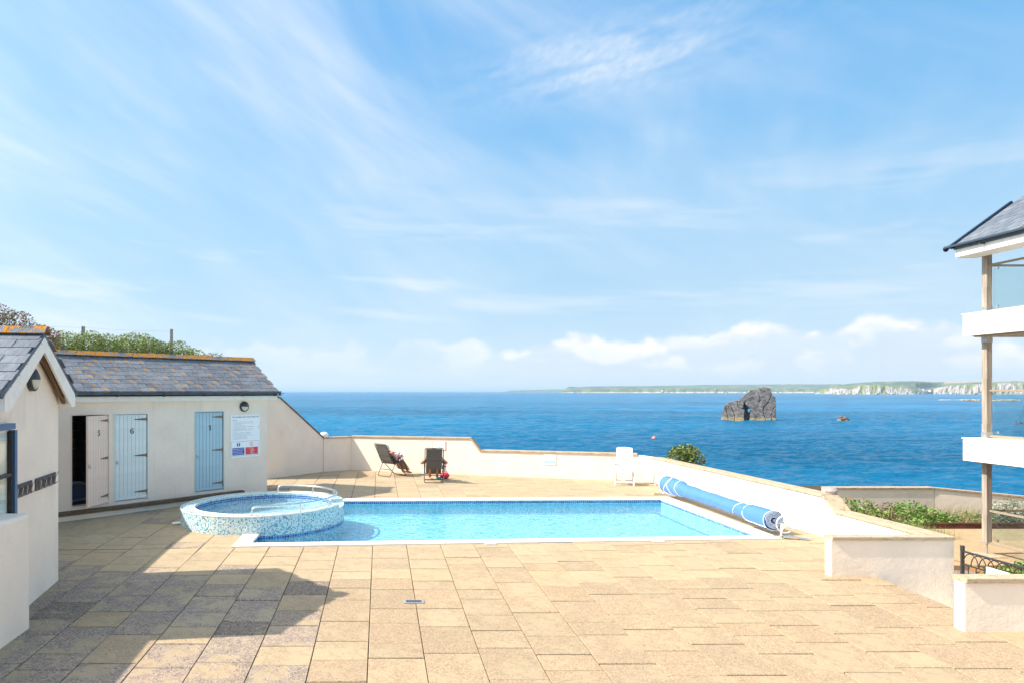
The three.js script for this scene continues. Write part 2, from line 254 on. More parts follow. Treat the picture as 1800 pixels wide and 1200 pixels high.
{
  const base = join(regions.map((r) => { const s = []; for (let i = 1; i < r.length - 1; i++) for (const p of [r[0], r[i], r[i + 1]]) s.push(p[0], deckY(p[1]) - .018, -p[1]); const g = new THREE.BufferGeometry(); g.setAttribute('position', new THREE.Float32BufferAttribute(s, 3)); g.setAttribute('uv', new THREE.Float32BufferAttribute(new Float32Array(s.length / 3 * 2), 2)); g.computeVertexNormals(); return metric(g); }));
  const terrace = struct('terrace', base, M.joint);
  const tints = [[.96, .92, .89], [1, .95, .91], [.92, .885, .86], [1, .97, .94], [.94, .91, .89], [.98, .92, .86], [.95, .90, .88]];
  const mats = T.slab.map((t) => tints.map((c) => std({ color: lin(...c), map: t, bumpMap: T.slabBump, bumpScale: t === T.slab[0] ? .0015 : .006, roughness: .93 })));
  const r = rng(11), made = [];
  const lens = [.40, .78, .51, .78, .51, .62];
  for (let k = -13; k < 20; k++) {
    const x0 = -.12 + .6 * k, x1 = x0 + .6; let d = 3 - r() * .7;
    while (d < 24) {
      const L = lens[Math.floor(r() * lens.length)], q = [[x0, d], [x1, d], [x1, d + L], [x0, d + L]];
      const cx = x0 + .3, cd = d + L / 2;
      const old = sm(11.2, 9.2, cd + (r() - .5) * .8);             // the nearer slabs have lost their skin
      let style = r() < old ? (r() < .5 ? 2 : 1) : (r() < .14 ? 1 : 0);
      if (style && r() < .72 * sm(-.2, -1.3, cx + (r() - .5) * .6)) style = 3;  // darker grit picked more often towards the landward side
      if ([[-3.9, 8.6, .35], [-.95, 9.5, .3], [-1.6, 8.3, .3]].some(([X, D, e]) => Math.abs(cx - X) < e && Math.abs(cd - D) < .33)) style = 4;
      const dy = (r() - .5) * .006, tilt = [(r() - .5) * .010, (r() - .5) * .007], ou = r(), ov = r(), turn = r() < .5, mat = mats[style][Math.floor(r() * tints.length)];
      for (const reg of regions) {
        const p = clipPoly(q, reg); if (p.length < 3 || area(p) < .02) continue;
        const pc = p.reduce((s, a) => [s[0] + a[0] / p.length, s[1] + a[1] / p.length], [0, 0]);
        const inView = pc[1] > 6.1 && pc[0] / pc[1] > -.64 && pc[0] / pc[1] < .99 && !(Math.hypot(pc[0] + 2.45, pc[1] - 14.46) < 1.35);
        made.push({ g: slabGeo(p, dy, tilt, ou, ov, turn), mat, size: inView ? area(p) / Math.pow(pc[1], 3) : 0 });
      }
      d += L;
    }
  }
  made.sort((a, b) => b.size - a.size);
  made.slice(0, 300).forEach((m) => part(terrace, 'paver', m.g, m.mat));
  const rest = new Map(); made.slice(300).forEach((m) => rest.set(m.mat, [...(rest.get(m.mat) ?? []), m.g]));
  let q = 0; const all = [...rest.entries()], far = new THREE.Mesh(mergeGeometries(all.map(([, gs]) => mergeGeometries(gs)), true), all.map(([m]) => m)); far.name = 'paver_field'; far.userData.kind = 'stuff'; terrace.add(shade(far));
  // slot drain set into the slabs
  const dr = thing('drain_grate', 'small grey slotted drain grate set in the sunny paving', 'drain', V(.455, deckY(8.95) + .004, 8.95));
  part(dr, 'frame', join([box(.265, .012, .022, 0, .002, .062), box(.265, .012, .022, 0, .002, -.062), box(.03, .012, .11, -.118, .002, 0), box(.03, .012, .11, .118, .002, 0)]), std({ color: lin(.34, .35, .36), roughness: .6, metalness: .3 }));
  M.hingeDark = std({ color: lin(.22, .22, .22), roughness: .6, metalness: .4 });
  part(dr, 'sump', box(.22, .004, .11, 0, -.002, 0), M.black);
  for (let i = 0; i < 10; i++) part(dr, 'bar', box(.007, .008, .105, -.094 + i * .0209, .002, 0), M.hingeDark);
}

// ================================================================ swimming pool
const PI4 = [[-2.3, 12.08], [7.14, 12.70], [7.10, 17.06], [-2.3, 16.78]];   // inner corners: near left, near right, far right, far left
const PO4 = [[-2.58, 11.80], [7.42, 12.455], [7.42, 17.36], [-2.58, 17.04]];
{
  const pool = thing('swimming_pool', 'rectangular blue swimming pool with white coping sunk in the terrace', 'pool', new THREE.Vector3());
  const quad = (pts) => { const s = []; for (const i of [0, 1, 2, 0, 2, 3]) s.push(pts[i].x, pts[i].y, pts[i].z); const g = new THREE.BufferGeometry(); g.setAttribute('position', new THREE.Float32BufferAttribute(s, 3)); g.setAttribute('uv', new THREE.Float32BufferAttribute(new Float32Array(12), 2)); g.computeVertexNormals(); return metric(g, 1 / 1.6); };
  const F = -.345, W = -.098;
  part(pool, 'floor', quad(PI4.map(([x, d]) => V(x, F, d))), M.mosaicPool);
  for (let i = 0; i < 4; i++) {
    const a = PI4[i], b = PI4[(i + 1) % 4], A = PO4[i], B = PO4[(i + 1) % 4];
    part(pool, 'wall', quad([V(a[0], F, a[1]), V(b[0], F, b[1]), V(b[0], -.082, b[1]), V(a[0], -.082, a[1])]), M.mosaicPool);
    part(pool, 'waterline_tiles', quad([V(a[0], -.082, a[1]), V(b[0], -.082, b[1]), V(b[0], -.016, b[1]), V(a[0], -.016, a[1])]), M.navyTile);
    const dx = b[0] - a[0], dd = b[1] - a[1], L = Math.hypot(dx, dd), n = Math.round(L / .6);
    for (let k = 0; k < n; k++) {                                  // coping stones with a rounded nose
      const t0 = k / n, t1 = (k + 1) / n, e = .0022 / L, o = .022, nx = i === 3 ? 1 : i === 1 ? -1 : 0, nd = i === 0 ? 1 : i === 2 ? -1 : 0;
      const p = [[mix(A[0], B[0], t0 + e), mix(A[1], B[1], t0 + e)], [mix(A[0], B[0], t1 - e), mix(A[1], B[1], t1 - e)], [mix(a[0], b[0], t1 - e) + nx * o, mix(a[1], b[1], t1 - e) + nd * o], [mix(a[0], b[0], t0 + e) + nx * o, mix(a[1], b[1], t0 + e) + nd * o]];
      const s = []; const top = .016, bot = -.02, q = (P, y) => s.push(P[0], y, -P[1]);
      const ins = p.map((P, j) => j >= 2 ? [P[0] - nx * .012, P[1] - nd * .012] : P);
      for (const j of [0, 1, 2, 0, 2, 3]) q(ins[j], top);
      for (let j = 0; j < 4; j++) { const j2 = (j + 1) % 4; q(ins[j], top); q(p[j], top - .012); q(p[j2], top - .012); q(ins[j], top); q(p[j2], top - .012); q(ins[j2], top); q(p[j], top - .012); q(p[j], bot); q(p[j2], bot); q(p[j], top - .012); q(p[j2], bot); q(p[j2], top - .012); }
      const g = new THREE.BufferGeometry(); g.setAttribute('position', new THREE.Float32BufferAttribute(s, 3)); g.setAttribute('uv', new THREE.Float32BufferAttribute(new Float32Array(s.length / 3 * 2), 2)); g.computeVertexNormals();
      part(pool, 'coping_stone', metric(g), M.poolCoping);
    }
  }
  part(pool, 'floor_line', join([quad([V(6.94, F + .004, 12.75), V(7.06, F + .004, 12.75), V(7.03, F + .004, 17), V(6.91, F + .004, 17)]), quad([V(-2.2, F + .004, 16.62), V(7.0, F + .004, 16.92), V(7.0, F + .004, 16.96), V(-2.2, F + .004, 16.66)])]), M.navyTile);
  // steps in the corner beside the tub, each with a navy nosing and a white mark
  for (let k = 0; k < 4; k++) { const st = part(pool, 'step', box(.38, .04 * (4 - k), .75, -2.1 + k * .38, F + .02 * (4 - k), -12.52), M.mosaicPool); part(st, 'nosing', box(.05, .006, .75, -1.93 + k * .38, F + .04 * (4 - k) + .003, -12.52), M.navyTile); }
  const w = quad(PI4.map(([x, d]) => V(x, W, d))); part(pool, 'water', w, M.water);
  part(pool, 'skimmer_lid', rbox(.2, .012, .1, .004, 0, 0, 0), M.white, V(1.98, .0085, 12.05));
  part(pool, 'skimmer_lid', rbox(.2, .012, .1, .004, 0, 0, 0), M.white, V(5.05, .0085, 12.24));
}

// ================================================================ raised hot tub
const TUB = [-2.45, 14.46];
{
  const tub = thing('hot_tub', 'round raised hot tub clad in blue and white mosaic at the pool corner', 'hot tub', V(TUB[0], 0, TUB[1]));
  const c = .725, s = .689, k1 = 1.779 / 1.65, k2 = 1.543 / 1.65;   // slightly oval
  const oval = new THREE.Matrix4().set(c * c * k1 + s * s * k2, 0, -c * s * (k1 - k2), 0, 0, 1, 0, 0, -c * s * (k1 - k2), 0, s * s * k1 + c * c * k2, 0, 0, 0, 0, 1);
  const ov = (g) => { g.applyMatrix4(oval); g.computeVertexNormals(); return g; };
  const at = (r, th, y) => new THREE.Vector3(r * Math.cos(th), y, -r * Math.sin(th));   // th = 0 towards +x, growing away from the camera
  const R = 1.65, RI = 1.385, TOP = .34, SILL = .262, N = 180, n0 = -13 * Math.PI / 180, n1 = 16 * Math.PI / 180;
  const topAt = (th) => (th > n0 && th < n1 ? SILL : TOP);
  function strip(r0, y0, r1, y1, th0 = -Math.PI, th1 = Math.PI, us = 1.6) {   // surface of revolution between two rings; y may depend on th
    const pos = [], uv = [], nor = [], n = Math.max(2, Math.round(N * (th1 - th0) / (2 * Math.PI)));
    for (let i = 0; i < n; i++) {
      const a = mix(th0, th1, i / n), b = mix(th0, th1, (i + 1) / n), m = (a + b) / 2, f = (y) => (typeof y === 'function' ? y(m) : y);
      const P = [[r0, a, f(y0)], [r0, b, f(y0)], [r1, b, f(y1)], [r1, a, f(y1)]];
      const dn = new THREE.Vector2(f(y1) - f(y0), -(r1 - r0)).normalize();
      for (const j of [0, 1, 2, 0, 2, 3]) { const [r, t, y] = P[j], q = at(r, t, y); pos.push(q.x, q.y, q.z); nor.push(Math.cos(t) * dn.x, dn.y, -Math.sin(t) * dn.x); uv.push(t * 1.65 / us, (Math.abs(r1 - r0) > Math.abs(f(y1) - f(y0)) ? r : y) / us); }
    }
    const g = new THREE.BufferGeometry(); g.setAttribute('position', new THREE.Float32BufferAttribute(pos, 3)); g.setAttribute('uv', new THREE.Float32BufferAttribute(uv, 2)); g.setAttribute('normal', new THREE.Float32BufferAttribute(nor, 3)); g.applyMatrix4(oval); return g;
  }
  part(tub, 'outer_wall', strip(R, -.5, R, topAt), M.mosaic);
  part(tub, 'rim', strip(R, topAt, RI, topAt), M.mosaic);
  part(tub, 'edge_trim', join([ov(tube(Array.from({ length: 60 }, (_, i) => at(R - .004, n1 + i / 59 * (2 * Math.PI - n1 + n0), TOP)), .011, 6, false, 200)), ov(tube(Array.from({ length: 60 }, (_, i) => at(RI, n1 + i / 59 * (2 * Math.PI - n1 + n0), TOP)), .013, 6, false, 200)), ov(tube(Array.from({ length: 12 }, (_, i) => at(R - .004, n0 + i / 11 * (n1 - n0), SILL)), .011, 6))]), M.poolCoping);
  for (const th of [n0, n1]) part(tub, 'weir_cheek', ov(join([flatShape([[RI, SILL], [R, SILL], [R, TOP], [RI, TOP]], .004)].map((g) => { g.rotateY(th); return g; }))), M.mosaic);
  const inner = part(tub, 'inner_wall', strip(RI, .02, RI, .215), M.mosaic);
  part(tub, 'waterline_tiles', strip(RI, .215, RI, (th) => topAt(th) - .05), M.navyTile);
  part(tub, 'top_course', strip(RI, TOP - .05, RI, TOP, n1, n0 + 2 * Math.PI), M.mosaic);
  part(inner, 'bench', join([strip(RI, .135, 1.02, .135), strip(1.02, .135, 1.02, .02)]), M.mosaic);
  part(inner, 'floor', strip(1.02, .02, .001, .02), M.mosaic);
  part(tub, 'pool_waterline_tiles', strip(R + .004, -.11, R + .004, -.035, -93 * Math.PI / 180, 70 * Math.PI / 180), M.navyTile);
  part(tub, 'water', strip(RI - .002, .232, .001, .232), M.water);
  part(tub, 'drain_cover', rbox(.22, .03, .16, .008), M.white, at(1.78, 199 * Math.PI / 180, .018), [0, .5, 0]);
  // low stainless rail following the rim
  const rr = 1.50, hy = TOP + .165, t0 = -86 * Math.PI / 180, t1 = 92 * Math.PI / 180, pts = [at(rr, t0, TOP), at(rr, t0, TOP + .1), at(rr, t0 + .03, TOP + .148)];
  for (let i = 0; i <= 40; i++) pts.push(at(rr, mix(t0 + .085, t1 - .085, i / 40), hy));
  pts.push(at(rr, t1 - .03, TOP + .148), at(rr, t1, TOP + .1), at(rr, t1, TOP));
  const rail = thing('handrail', 'low curved stainless handrail round the hot tub rim', 'handrail', V(TUB[0], 0, TUB[1]));
  part(rail, 'rail', ov(tube(pts, .019, 10, false, 220)), M.chrome);
  for (const deg of [-50, -19, 24, 58]) { const p = at(rr, deg * Math.PI / 180, 0).applyMatrix4(oval); part(rail, 'post', cyl(.014, .014, .165, 10, p.x, TOP + .083, p.z), M.chrome); part(rail, 'flange', cyl(.032, .03, .01, 14, p.x, TOP + .006, p.z), M.chrome); }
  for (const th of [t0, t1]) { const p = at(rr, th, 0).applyMatrix4(oval); part(rail, 'flange', cyl(.034, .032, .01, 14, p.x, TOP + .006, p.z), M.chrome); }
}

// ================================================================ boundary walls
function wallRun(name, label, a, b, y0, top, thick, mat, copingMat, o = {}) {   // a, b: [x, d] ends of the face seen from the terrace; top: [[along, y], ...]
  const dx = b[0] - a[0], dd = b[1] - a[1], L = Math.hypot(dx, dd), t = thing(name, label, 'wall', V(a[0], 0, a[1]), Math.atan2(dd, dx));
  const shape = [[0, y0], ...(top[0][0] > 0 ? [] : []), [L, y0], ...top.slice().reverse()];
  const g = flatShape(shape, thick); g.translate(0, 0, -thick); part(t, 'wall_face', g, mat);
  for (let i = 0; i + 1 < top.length && copingMat; i++) {
    const [s0, h0] = top[i], [s1, h1] = top[i + 1], len = Math.hypot(s1 - s0, h1 - h0), n = Math.max(1, Math.round(len / (o.stone ?? .9)));
    if (o.bareFrom !== undefined && s0 >= o.bareFrom) continue;
    for (let k = 0; k < n; k++) {
      const c0 = k / n, c1 = (k + 1) / n, P = [mix(s0, s1, c0), mix(h0, h1, c0)], Q = [mix(s0, s1, c1), mix(h0, h1, c1)], nx = -(h1 - h0) / len, ny = (s1 - s0) / len, th = o.coping ?? .045, e = .002;
      const cg = flatShape([[P[0] + e, P[1] + .002], [Q[0] - e, Q[1] + .002], [Q[0] - e + nx * th, Q[1] + ny * th], [P[0] + e + nx * th, P[1] + ny * th]], thick + .06 - .012, .006); cg.translate(0, 0, -thick - .024);
      part(t, 'coping_stone', cg, copingMat);
    }
  }
  return t;
}
const bw = [[-.985, 23.45], [8.33, 20.2]], bwL = Math.hypot(bw[1][0] - bw[0][0], bw[1][1] - bw[0][1]);
wallRun('boundary_wall', 'cream rendered sea wall behind the loungers, stepping down half way', bw[0], bw[1], -1.2, [[0, 1.13], [bwL * .424, 1.16], [bwL * .456, .77], [bwL * .94, .79], [bwL, .73]], .25, M.wall, M.coping, { bareFrom: bwL * .9 });
wallRun('sloping_wall', 'cream wall sloping down from the changing room gable to the sea', [-3.62, 20.85], [-1.9, 22.86], -.6, [[0, 2.66], [.72, 2.50], [2.645, 1.14]], .22, M.wall, M.kerb, { coping: .035 });
const cw = wallRun('corner_wall', 'short cream wall linking the sloping wall to the sea wall', [-1.88, 22.84], [-.985, 23.44], -.6, [[0, 1.12], [1.08, 1.12]], .22, M.wall, M.coping, { coping: .035 });
part(cw, 'end_cap', rbox(.3, .26, .26, .12, .08, 1.21, -.12, 4), M.white);
const side = [[8.60, 10.24], [8.40, 20.25]];
wallRun('side_wall', 'long sunlit white wall beside the pool with a stepped stone coping', side[0], side[1], -1.3, [[0, .50], [2.08, .50], [2.42, .745], [10.01, .71]], .25, wallPaint(.92, .90, .865), M.coping, { coping: .04 });
wallRun('low_wall', 'low rendered wall standing out from the white side wall', [6.74, 10.08], [8.56, 10.08], -1.1, [[0, .51], [1.82, .51]], .15, M.wall, M.coping, { coping: .04, stone: 1.9 });
wallRun('gate_wall', 'low rendered wall in front of the iron gate', [6.84, 7.9], [11.6, 7.9], -1.2, [[0, .49], [4.76, .49]], .15, M.wall, M.coping, { coping: .045, stone: 1.2 });
{ // mushroom light on the side wall
  const l = thing('wall_light', 'small grey domed light on the step of the white wall', 'light', V(8.52, .79, 12.75));
  part(l, 'base', cyl(.09, .1, .05, 16, 0, .025, 0), M.zinc); part(l, 'dome', new THREE.SphereGeometry(.12, 20, 8, 0, Math.PI * 2, 0, Math.PI / 2).scale(1, .62, 1).translate(0, .05, 0), std({ color: lin(.30, .27, .26), roughness: .5 }));
}
const planter = thing('planter_wall', 'cream planter wall with a rounded top beside the gabled hut', 'wall', V(-4.15, 0, 8.05), 0);
part(planter, 'wall_face', metric(rbox(1.4, 1.75, 3.2, .05, -.7, .40, 1.6, 4)), M.cream);
part(planter, 'soil', box(.9, .03, 2.5, -.8, 1.28, 1.5), M.soil);

// ================================================================ changing rooms
function slates(parent, o) {                                       // o: along-axis range, eave point, ridge point in the (z, y) or (x, y) plane
  const r = rng(o.seed), [ea, ey] = o.eave, [ra, ry] = o.ridge, L = Math.hypot(ra - ea, ry - ey), n = o.rows, c = L / n, w = o.w, ang = Math.atan2(ry - ey, ra - ea);
  const geos = [0, 1, 2, 3].map((k) => { const g = new THREE.BoxGeometry(w - (o.gap ?? .008), o.thick ?? .011, c + .045); g.translate(0, .0045, 0); return metric(g, 1, k * .37, k * .61); });
  for (let i = 0; i < n; i++) {
    let s = o.from - (i % 2) * w * .5 - r() * .02;
    for (; s < o.to - .05; s += w) {
      const a = Math.max(s, o.from), b = Math.min(s + w, o.to); if (b - a < .06) continue;
      const m = part(parent, 'slate', geos[Math.floor(r() * 4)], o.mats[Math.floor(r() * o.mats.length)]);
      const t = (i + .5) * c, u = ea + Math.cos(ang) * t, y = ey + Math.sin(ang) * t;
      m.scale.x = (b - a) / w;
      const e = new THREE.Matrix4(), up = new THREE.Vector3(), along = new THREE.Vector3(), fwd = new THREE.Vector3();
      const ta = ang + (Math.cos(ang) < 0 ? 1 : -1) * .025 ;       // each slate rides on the one below
      if (o.axis === 'x') { along.set(1, 0, 0); fwd.set(0, Math.sin(ta), Math.cos(ta)); } else { along.set(0, 0, 1); fwd.set(Math.cos(ta), Math.sin(ta), 0); }
      up.crossVectors(fwd, along); if (up.y < 0) { along.negate(); up.crossVectors(fwd, along); }
      e.makeBasis(along, up, fwd); m.quaternion.setFromRotationMatrix(e);
      m.rotateY((r() - .5) * .012);
      const mid = (a + b) / 2, lift = .012 + r() * .003;
      if (o.axis === 'x') m.position.set(mid, y, u); else m.position.set(u, y, mid);
      m.position.addScaledVector(up, lift);
    }
  }
}
function roofDeck(parent, axis, from, to, eave, ridge, back, mat) { // solid under the slates
  const prof = [[eave[0], eave[1]], [ridge[0], ridge[1]], [back[0], back[1]], [back[0], back[1] - .06], [ridge[0], ridge[1] - .07], [eave[0], eave[1] - .06]];
  const g = flatShape(prof, to - from);
  if (axis === 'x') { g.rotateY(-Math.PI / 2); g.translate(to, 0, 0); } else g.translate(0, 0, from);
  return part(parent, 'roof_deck', metric(g), mat);
}
function ridgeTiles(parent, axis, from, to, a, y, n, seed) {
  const r = rng(seed), len = (to - from) / n, gs = [0, 1, 2].map((k) => { const g = flatShape([[-.13, -.085], [-.112, -.10], [0, -.018], [.112, -.10], [.13, -.085], [.02, .012], [-.02, .012]], len - .006); g.translate(0, 0, -len / 2); return metric(g, 1, k * .4, k * .3); });
  for (let i = 0; i < n; i++) { const m = part(parent, 'ridge_tile', gs[i % 3], M.ridge); const t = from + (i + .5) * len; m.position.set(axis === 'x' ? t : a, y + .03 + r() * .006, axis === 'x' ? a : t); m.rotation.y = axis === 'x' ? Math.PI / 2 : 0; }
}
function bulkhead(label, pos, turn, d) {                           // round wall light: dark bezel, dark upper hood, pale lower lens
  const l = thing('wall_light', label, 'light', pos, turn); const R = d / 2;
  const bez = new THREE.TorusGeometry(R * .86, R * .15, 10, 32); bez.translate(0, 0, R * .28); part(l, 'bezel', bez, M.charcoal);
  part(l, 'base', cyl(R, R * .96, R * .3, 28).rotateX(Math.PI / 2).translate(0, 0, R * .15), M.charcoal);
  const half = (a0) => { const g = new THREE.SphereGeometry(R * .84, 24, 10, a0, Math.PI, 0, Math.PI / 2); g.rotateX(Math.PI / 2); g.scale(1, 1, .55); g.translate(0, 0, R * .27); return g; };
  part(l, 'hood', half(Math.PI), M.charcoal); part(l, 'lens', half(0), std({ color: lin(.62, .58, .46), roughness: .3 }));
  return l;
}
const shedTurn = Math.atan2(.7124, .7018), shedPos = V(-6.72, 0, 14.13);
const onShed = (x, y, z) => new THREE.Vector3(x, y, z).applyAxisAngle(new THREE.Vector3(0, 1, 0), shedTurn).add(shedPos);
const { FontLoader } = await import('three/addons/loaders/FontLoader.js');
const { TextGeometry } = await import('three/addons/geometries/TextGeometry.js');
const serif = await new FontLoader().loadAsync('fonts/droid/droid_serif_bold.typeface.json');
{
  const shed = thing('changing_room_block', 'long cream changing room block with slate roof, doors facing the tub', 'building', shedPos, shedTurn);
  const FL = .27, WT = 2.62, s = new THREE.Shape([[-1.6, -.05], [5.33, -.05], [5.33, WT], [-1.6, WT]].map((p) => new THREE.Vector2(...p)));
  const doors = [[.276, 1.07], [1.21, 1.98], [3.206, 3.987]];
  for (const [a, b] of doors) { const h = new THREE.Path([[a, FL], [b, FL], [b, 2.215], [a, 2.215]].map((p) => new THREE.Vector2(...p))); s.holes.push(h); }
  const wg = new THREE.ExtrudeGeometry(s, { depth: .2, bevelEnabled: false }); wg.translate(0, 0, -.2); part(shed, 'wall', metric(wg), M.cream);
  const eg = flatShape([[-.2, -.05], [-2.2, -.05], [-2.2, 2.55], [-1.01, 3.40], [-.2, 2.82]], .2); eg.rotateY(-Math.PI / 2); eg.translate(5.33, 0, 0); part(shed, 'end_wall', metric(eg), M.cream);
  part(shed, 'back_wall', box(6.9, 2.6, .2, 1.85, 1.25, -2.1), M.cream);
  // stone sill along the foot of the wall on a white plinth
  part(shed, 'plinth', box(6.0, .16, .1, 1.53, .03, .052), M.cream);
  for (let i = 0; i < 7; i++) part(shed, 'kerb_stone', rbox(.855, .085, .17, .012, -1.06 + i * .86, .153, .075), M.kerb);
  // changing cubicle behind the open door
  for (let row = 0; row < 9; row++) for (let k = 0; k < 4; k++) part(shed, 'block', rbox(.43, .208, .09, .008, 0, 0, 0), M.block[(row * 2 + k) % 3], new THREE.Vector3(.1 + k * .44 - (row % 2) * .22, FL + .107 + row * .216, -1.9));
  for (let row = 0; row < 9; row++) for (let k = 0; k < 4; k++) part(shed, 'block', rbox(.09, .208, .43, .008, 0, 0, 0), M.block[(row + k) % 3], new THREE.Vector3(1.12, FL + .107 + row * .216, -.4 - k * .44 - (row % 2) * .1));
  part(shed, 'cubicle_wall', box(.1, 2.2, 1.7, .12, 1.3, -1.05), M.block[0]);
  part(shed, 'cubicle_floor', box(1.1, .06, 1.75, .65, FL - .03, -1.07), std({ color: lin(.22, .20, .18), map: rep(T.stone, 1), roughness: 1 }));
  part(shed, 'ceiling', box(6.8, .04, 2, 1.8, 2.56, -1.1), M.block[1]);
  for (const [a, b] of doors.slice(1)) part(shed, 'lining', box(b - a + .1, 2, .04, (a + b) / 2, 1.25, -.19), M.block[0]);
  // roof
  const eave = [.19, 2.70], ridge = [-1.01, 3.555], back = [-2.3, 2.64];
  roofDeck(shed, 'x', -1.9, 5.56, eave, ridge, back, M.slate[2]);
  slates(shed, { axis: 'x', from: -.4, to: 5.58, eave, ridge, rows: 9, w: .36, mats: M.slateL, seed: 3 });
  ridgeTiles(shed, 'x', -.6, 5.6, -1.01, 3.60, 14, 4);
  part(shed, 'fascia', box(7.1, .15, .025, 2.0, 2.565, .135), M.whiteTrim);
  part(shed, 'soffit', box(7.1, .02, .13, 2.0, 2.50, .07), M.whiteTrim);
  part(shed, 'verge_board', beam([5.552, 2.61, .17], [5.552, 3.47, -1.01], .02, .1), M.whiteTrim);
  const gut = new THREE.CylinderGeometry(.058, .058, 5.9, 14, 1, true, Math.PI / 2, Math.PI); gut.rotateZ(Math.PI / 2); gut.rotateX(0); const gutter = part(shed, 'gutter', gut, std({ color: lin(.03, .042, .058), roughness: .35, side: THREE.DoubleSide }), new THREE.Vector3(2.72, 2.665, .215), [0, 0, 0]);
  part(shed, 'gutter_bead', bar([-.2, 2.668, .27], [5.68, 2.668, .27], .008), M.navyPaint);
  for (const x of [.1, 1.2, 2.3, 3.35, 4.45, 5.45]) part(gutter, 'bracket', flatShape([[-.06, -.07], [.05, -.07], [.068, .01], [.05, .02], [.04, -.05], [-.06, -.05]], .03).rotateY(-Math.PI / 2), M.navyPaint, new THREE.Vector3(x - 2.72, .005, 0));
  part(shed, 'downpipe', join([tube([[-.05, 2.6, .19], [-.05, 2.5, .15], [-.05, 2.38, .05]], .034, 10), bar([-.05, 2.38, .05], [-.05, .2, .05], .034, 10)]), M.blueFrame);
  // doors
  function door(digit, x0, x1, paint, swing, label) {
    const d = new THREE.Group(); d.name = 'door'; d.userData.label = label; shed.add(d); d.position.set(x1, FL + .012, -.012); d.rotation.y = swing;
    const w = x1 - x0 - .02, h = 1.915, n = 8, bwid = (w - .02) / n, mat = std({ color: lin(...paint), map: rep(T.stucco, 1), bumpMap: rep(T.grainBump, 1), bumpScale: .0015, roughness: .5 });
    for (let i = 0; i < n; i++) { const g = flatShape([[-bwid / 2 + .0015, 0], [-bwid / 2 + .0015, .017], [-bwid / 2 + .0075, .024], [bwid / 2 - .0075, .024], [bwid / 2 - .0015, .017], [bwid / 2 - .0015, 0]], h - .06); g.rotateX(-Math.PI / 2); g.scale(1, 1, -1); g.index ?? 0; part(d, 'board', flipped(g), mat, new THREE.Vector3(-.02 - bwid * (i + .5), .05, -.012)); }
    part(d, 'backing', box(w, h, .014, -w / 2 - .01, h / 2, -.022), mat);
    part(d, 'weatherboard', rbox(w, .055, .045, .012, -w / 2 - .01, .03, .006), mat);
    for (const y of [.16, .98, 1.80]) { const hg = part(d, 'hinge', flatShape([[0, -.05], [-.035, -.05], [-.04, -.028], [-.30, -.008], [-.33, 0], [-.30, .012], [-.04, .03], [-.035, .05], [0, .05]], .005), M.hinge, new THREE.Vector3(.002, y, .014)); part(hg, 'knuckle', cyl(.009, .009, .12, 10, .004, 0, .004), M.hinge); }
    const lk = part(d, 'latch', rbox(.055, .075, .018, .006, -w + .035, .86, .022), M.zinc); part(lk, 'knob', new THREE.SphereGeometry(.02, 12, 8).translate(-w + .035, .84, .045), M.chrome);
    const tg = new TextGeometry(digit, { font: serif, size: .125, depth: .004, curveSegments: 6 }); tg.computeBoundingBox(); tg.translate(-tg.boundingBox.max.x / 2, 0, 0); part(d, 'digit', tg, M.black, new THREE.Vector3(-w / 2, 1.48, .0135));
    const fr = part(shed, 'door_frame', join([box(.022, 1.945, .03, x0 - .002, FL + .973, .004), box(.022, 1.945, .03, x1 + .006, FL + .973, .004), box(x1 - x0 + .03, .022, .03, (x0 + x1) / 2, 2.216, .0045)]), mat); return d;
  }
  function flipped(g) { const p = g.attributes.position; for (let i = 0; i < p.count; i += 3) for (const k of ['position', 'uv']) { const a = g.attributes[k], s2 = a.itemSize; for (let q = 0; q < s2; q++) { const t = a.array[(i + 1) * s2 + q]; a.array[(i + 1) * s2 + q] = a.array[(i + 2) * s2 + q]; a.array[(i + 2) * s2 + q] = t; } } g.computeVertexNormals(); return g; }
  door('5', ...doors[0], [.94, .73, .62], .62, 'pale pink plank door standing ajar, number five');
  door('6', ...doors[1], [.80, .89, .89], 0, 'pale mint blue plank door, number six');
  door('1', ...doors[2], [.45, .655, .76], 0, 'mid blue plank door, number one');
}
bulkhead('round dark wall light beside the blue door and notice', onShed(4.6, 2.325, .002), shedTurn, .26);
{ // body board left in the open cubicle
  const b = thing('body_board', 'grey body board lying in the dark open cubicle', 'body board', onShed(.62, .275, -.62), shedTurn + .35);
  const sh = new THREE.Shape(); sh.moveTo(-.42, 0); sh.quadraticCurveTo(-.40, .36, -.05, .42); sh.quadraticCurveTo(.32, .44, .44, .22); sh.quadraticCurveTo(.48, .02, .36, 0); sh.lineTo(-.42, 0);
  part(b, 'deck', new THREE.ExtrudeGeometry(sh, { depth: .035, bevelEnabled: true, bevelSize: .012, bevelThickness: .012, bevelSegments: 2 }).rotateX(-.25).translate(0, .012, 0), std({ color: lin(.30, .32, .36), roughness: .5 }));
  part(b, 'slick', new THREE.ExtrudeGeometry(sh, { depth: .01, bevelEnabled: false }).scale(.8, .8, 1).translate(0, .04, .05).rotateX(-.25).translate(0, .012, 0), std({ color: lin(.10, .14, .24), roughness: .4 }));
}
function canvasMat(w, h, draw, rough = .5) { const c = document.createElement('canvas'); c.width = w; c.height = h; const x = c.getContext('2d'); draw(x); const t = new THREE.CanvasTexture(c); t.colorSpace = THREE.SRGBColorSpace; return std({ map: t, roughness: rough }); }
function board(name, label, w, h, mat, pos, turn, thick = .012) {   // sign: panel with a printed face
  const g = thing(name, label, 'sign', pos, turn); part(g, 'panel', rbox(w, h, thick, .003, 0, 0, thick / 2), M.white);
  const f = new THREE.PlaneGeometry(w - .012, h - .012); f.translate(0, 0, thick + .0015); part(g, 'print', f, mat); return g;
}
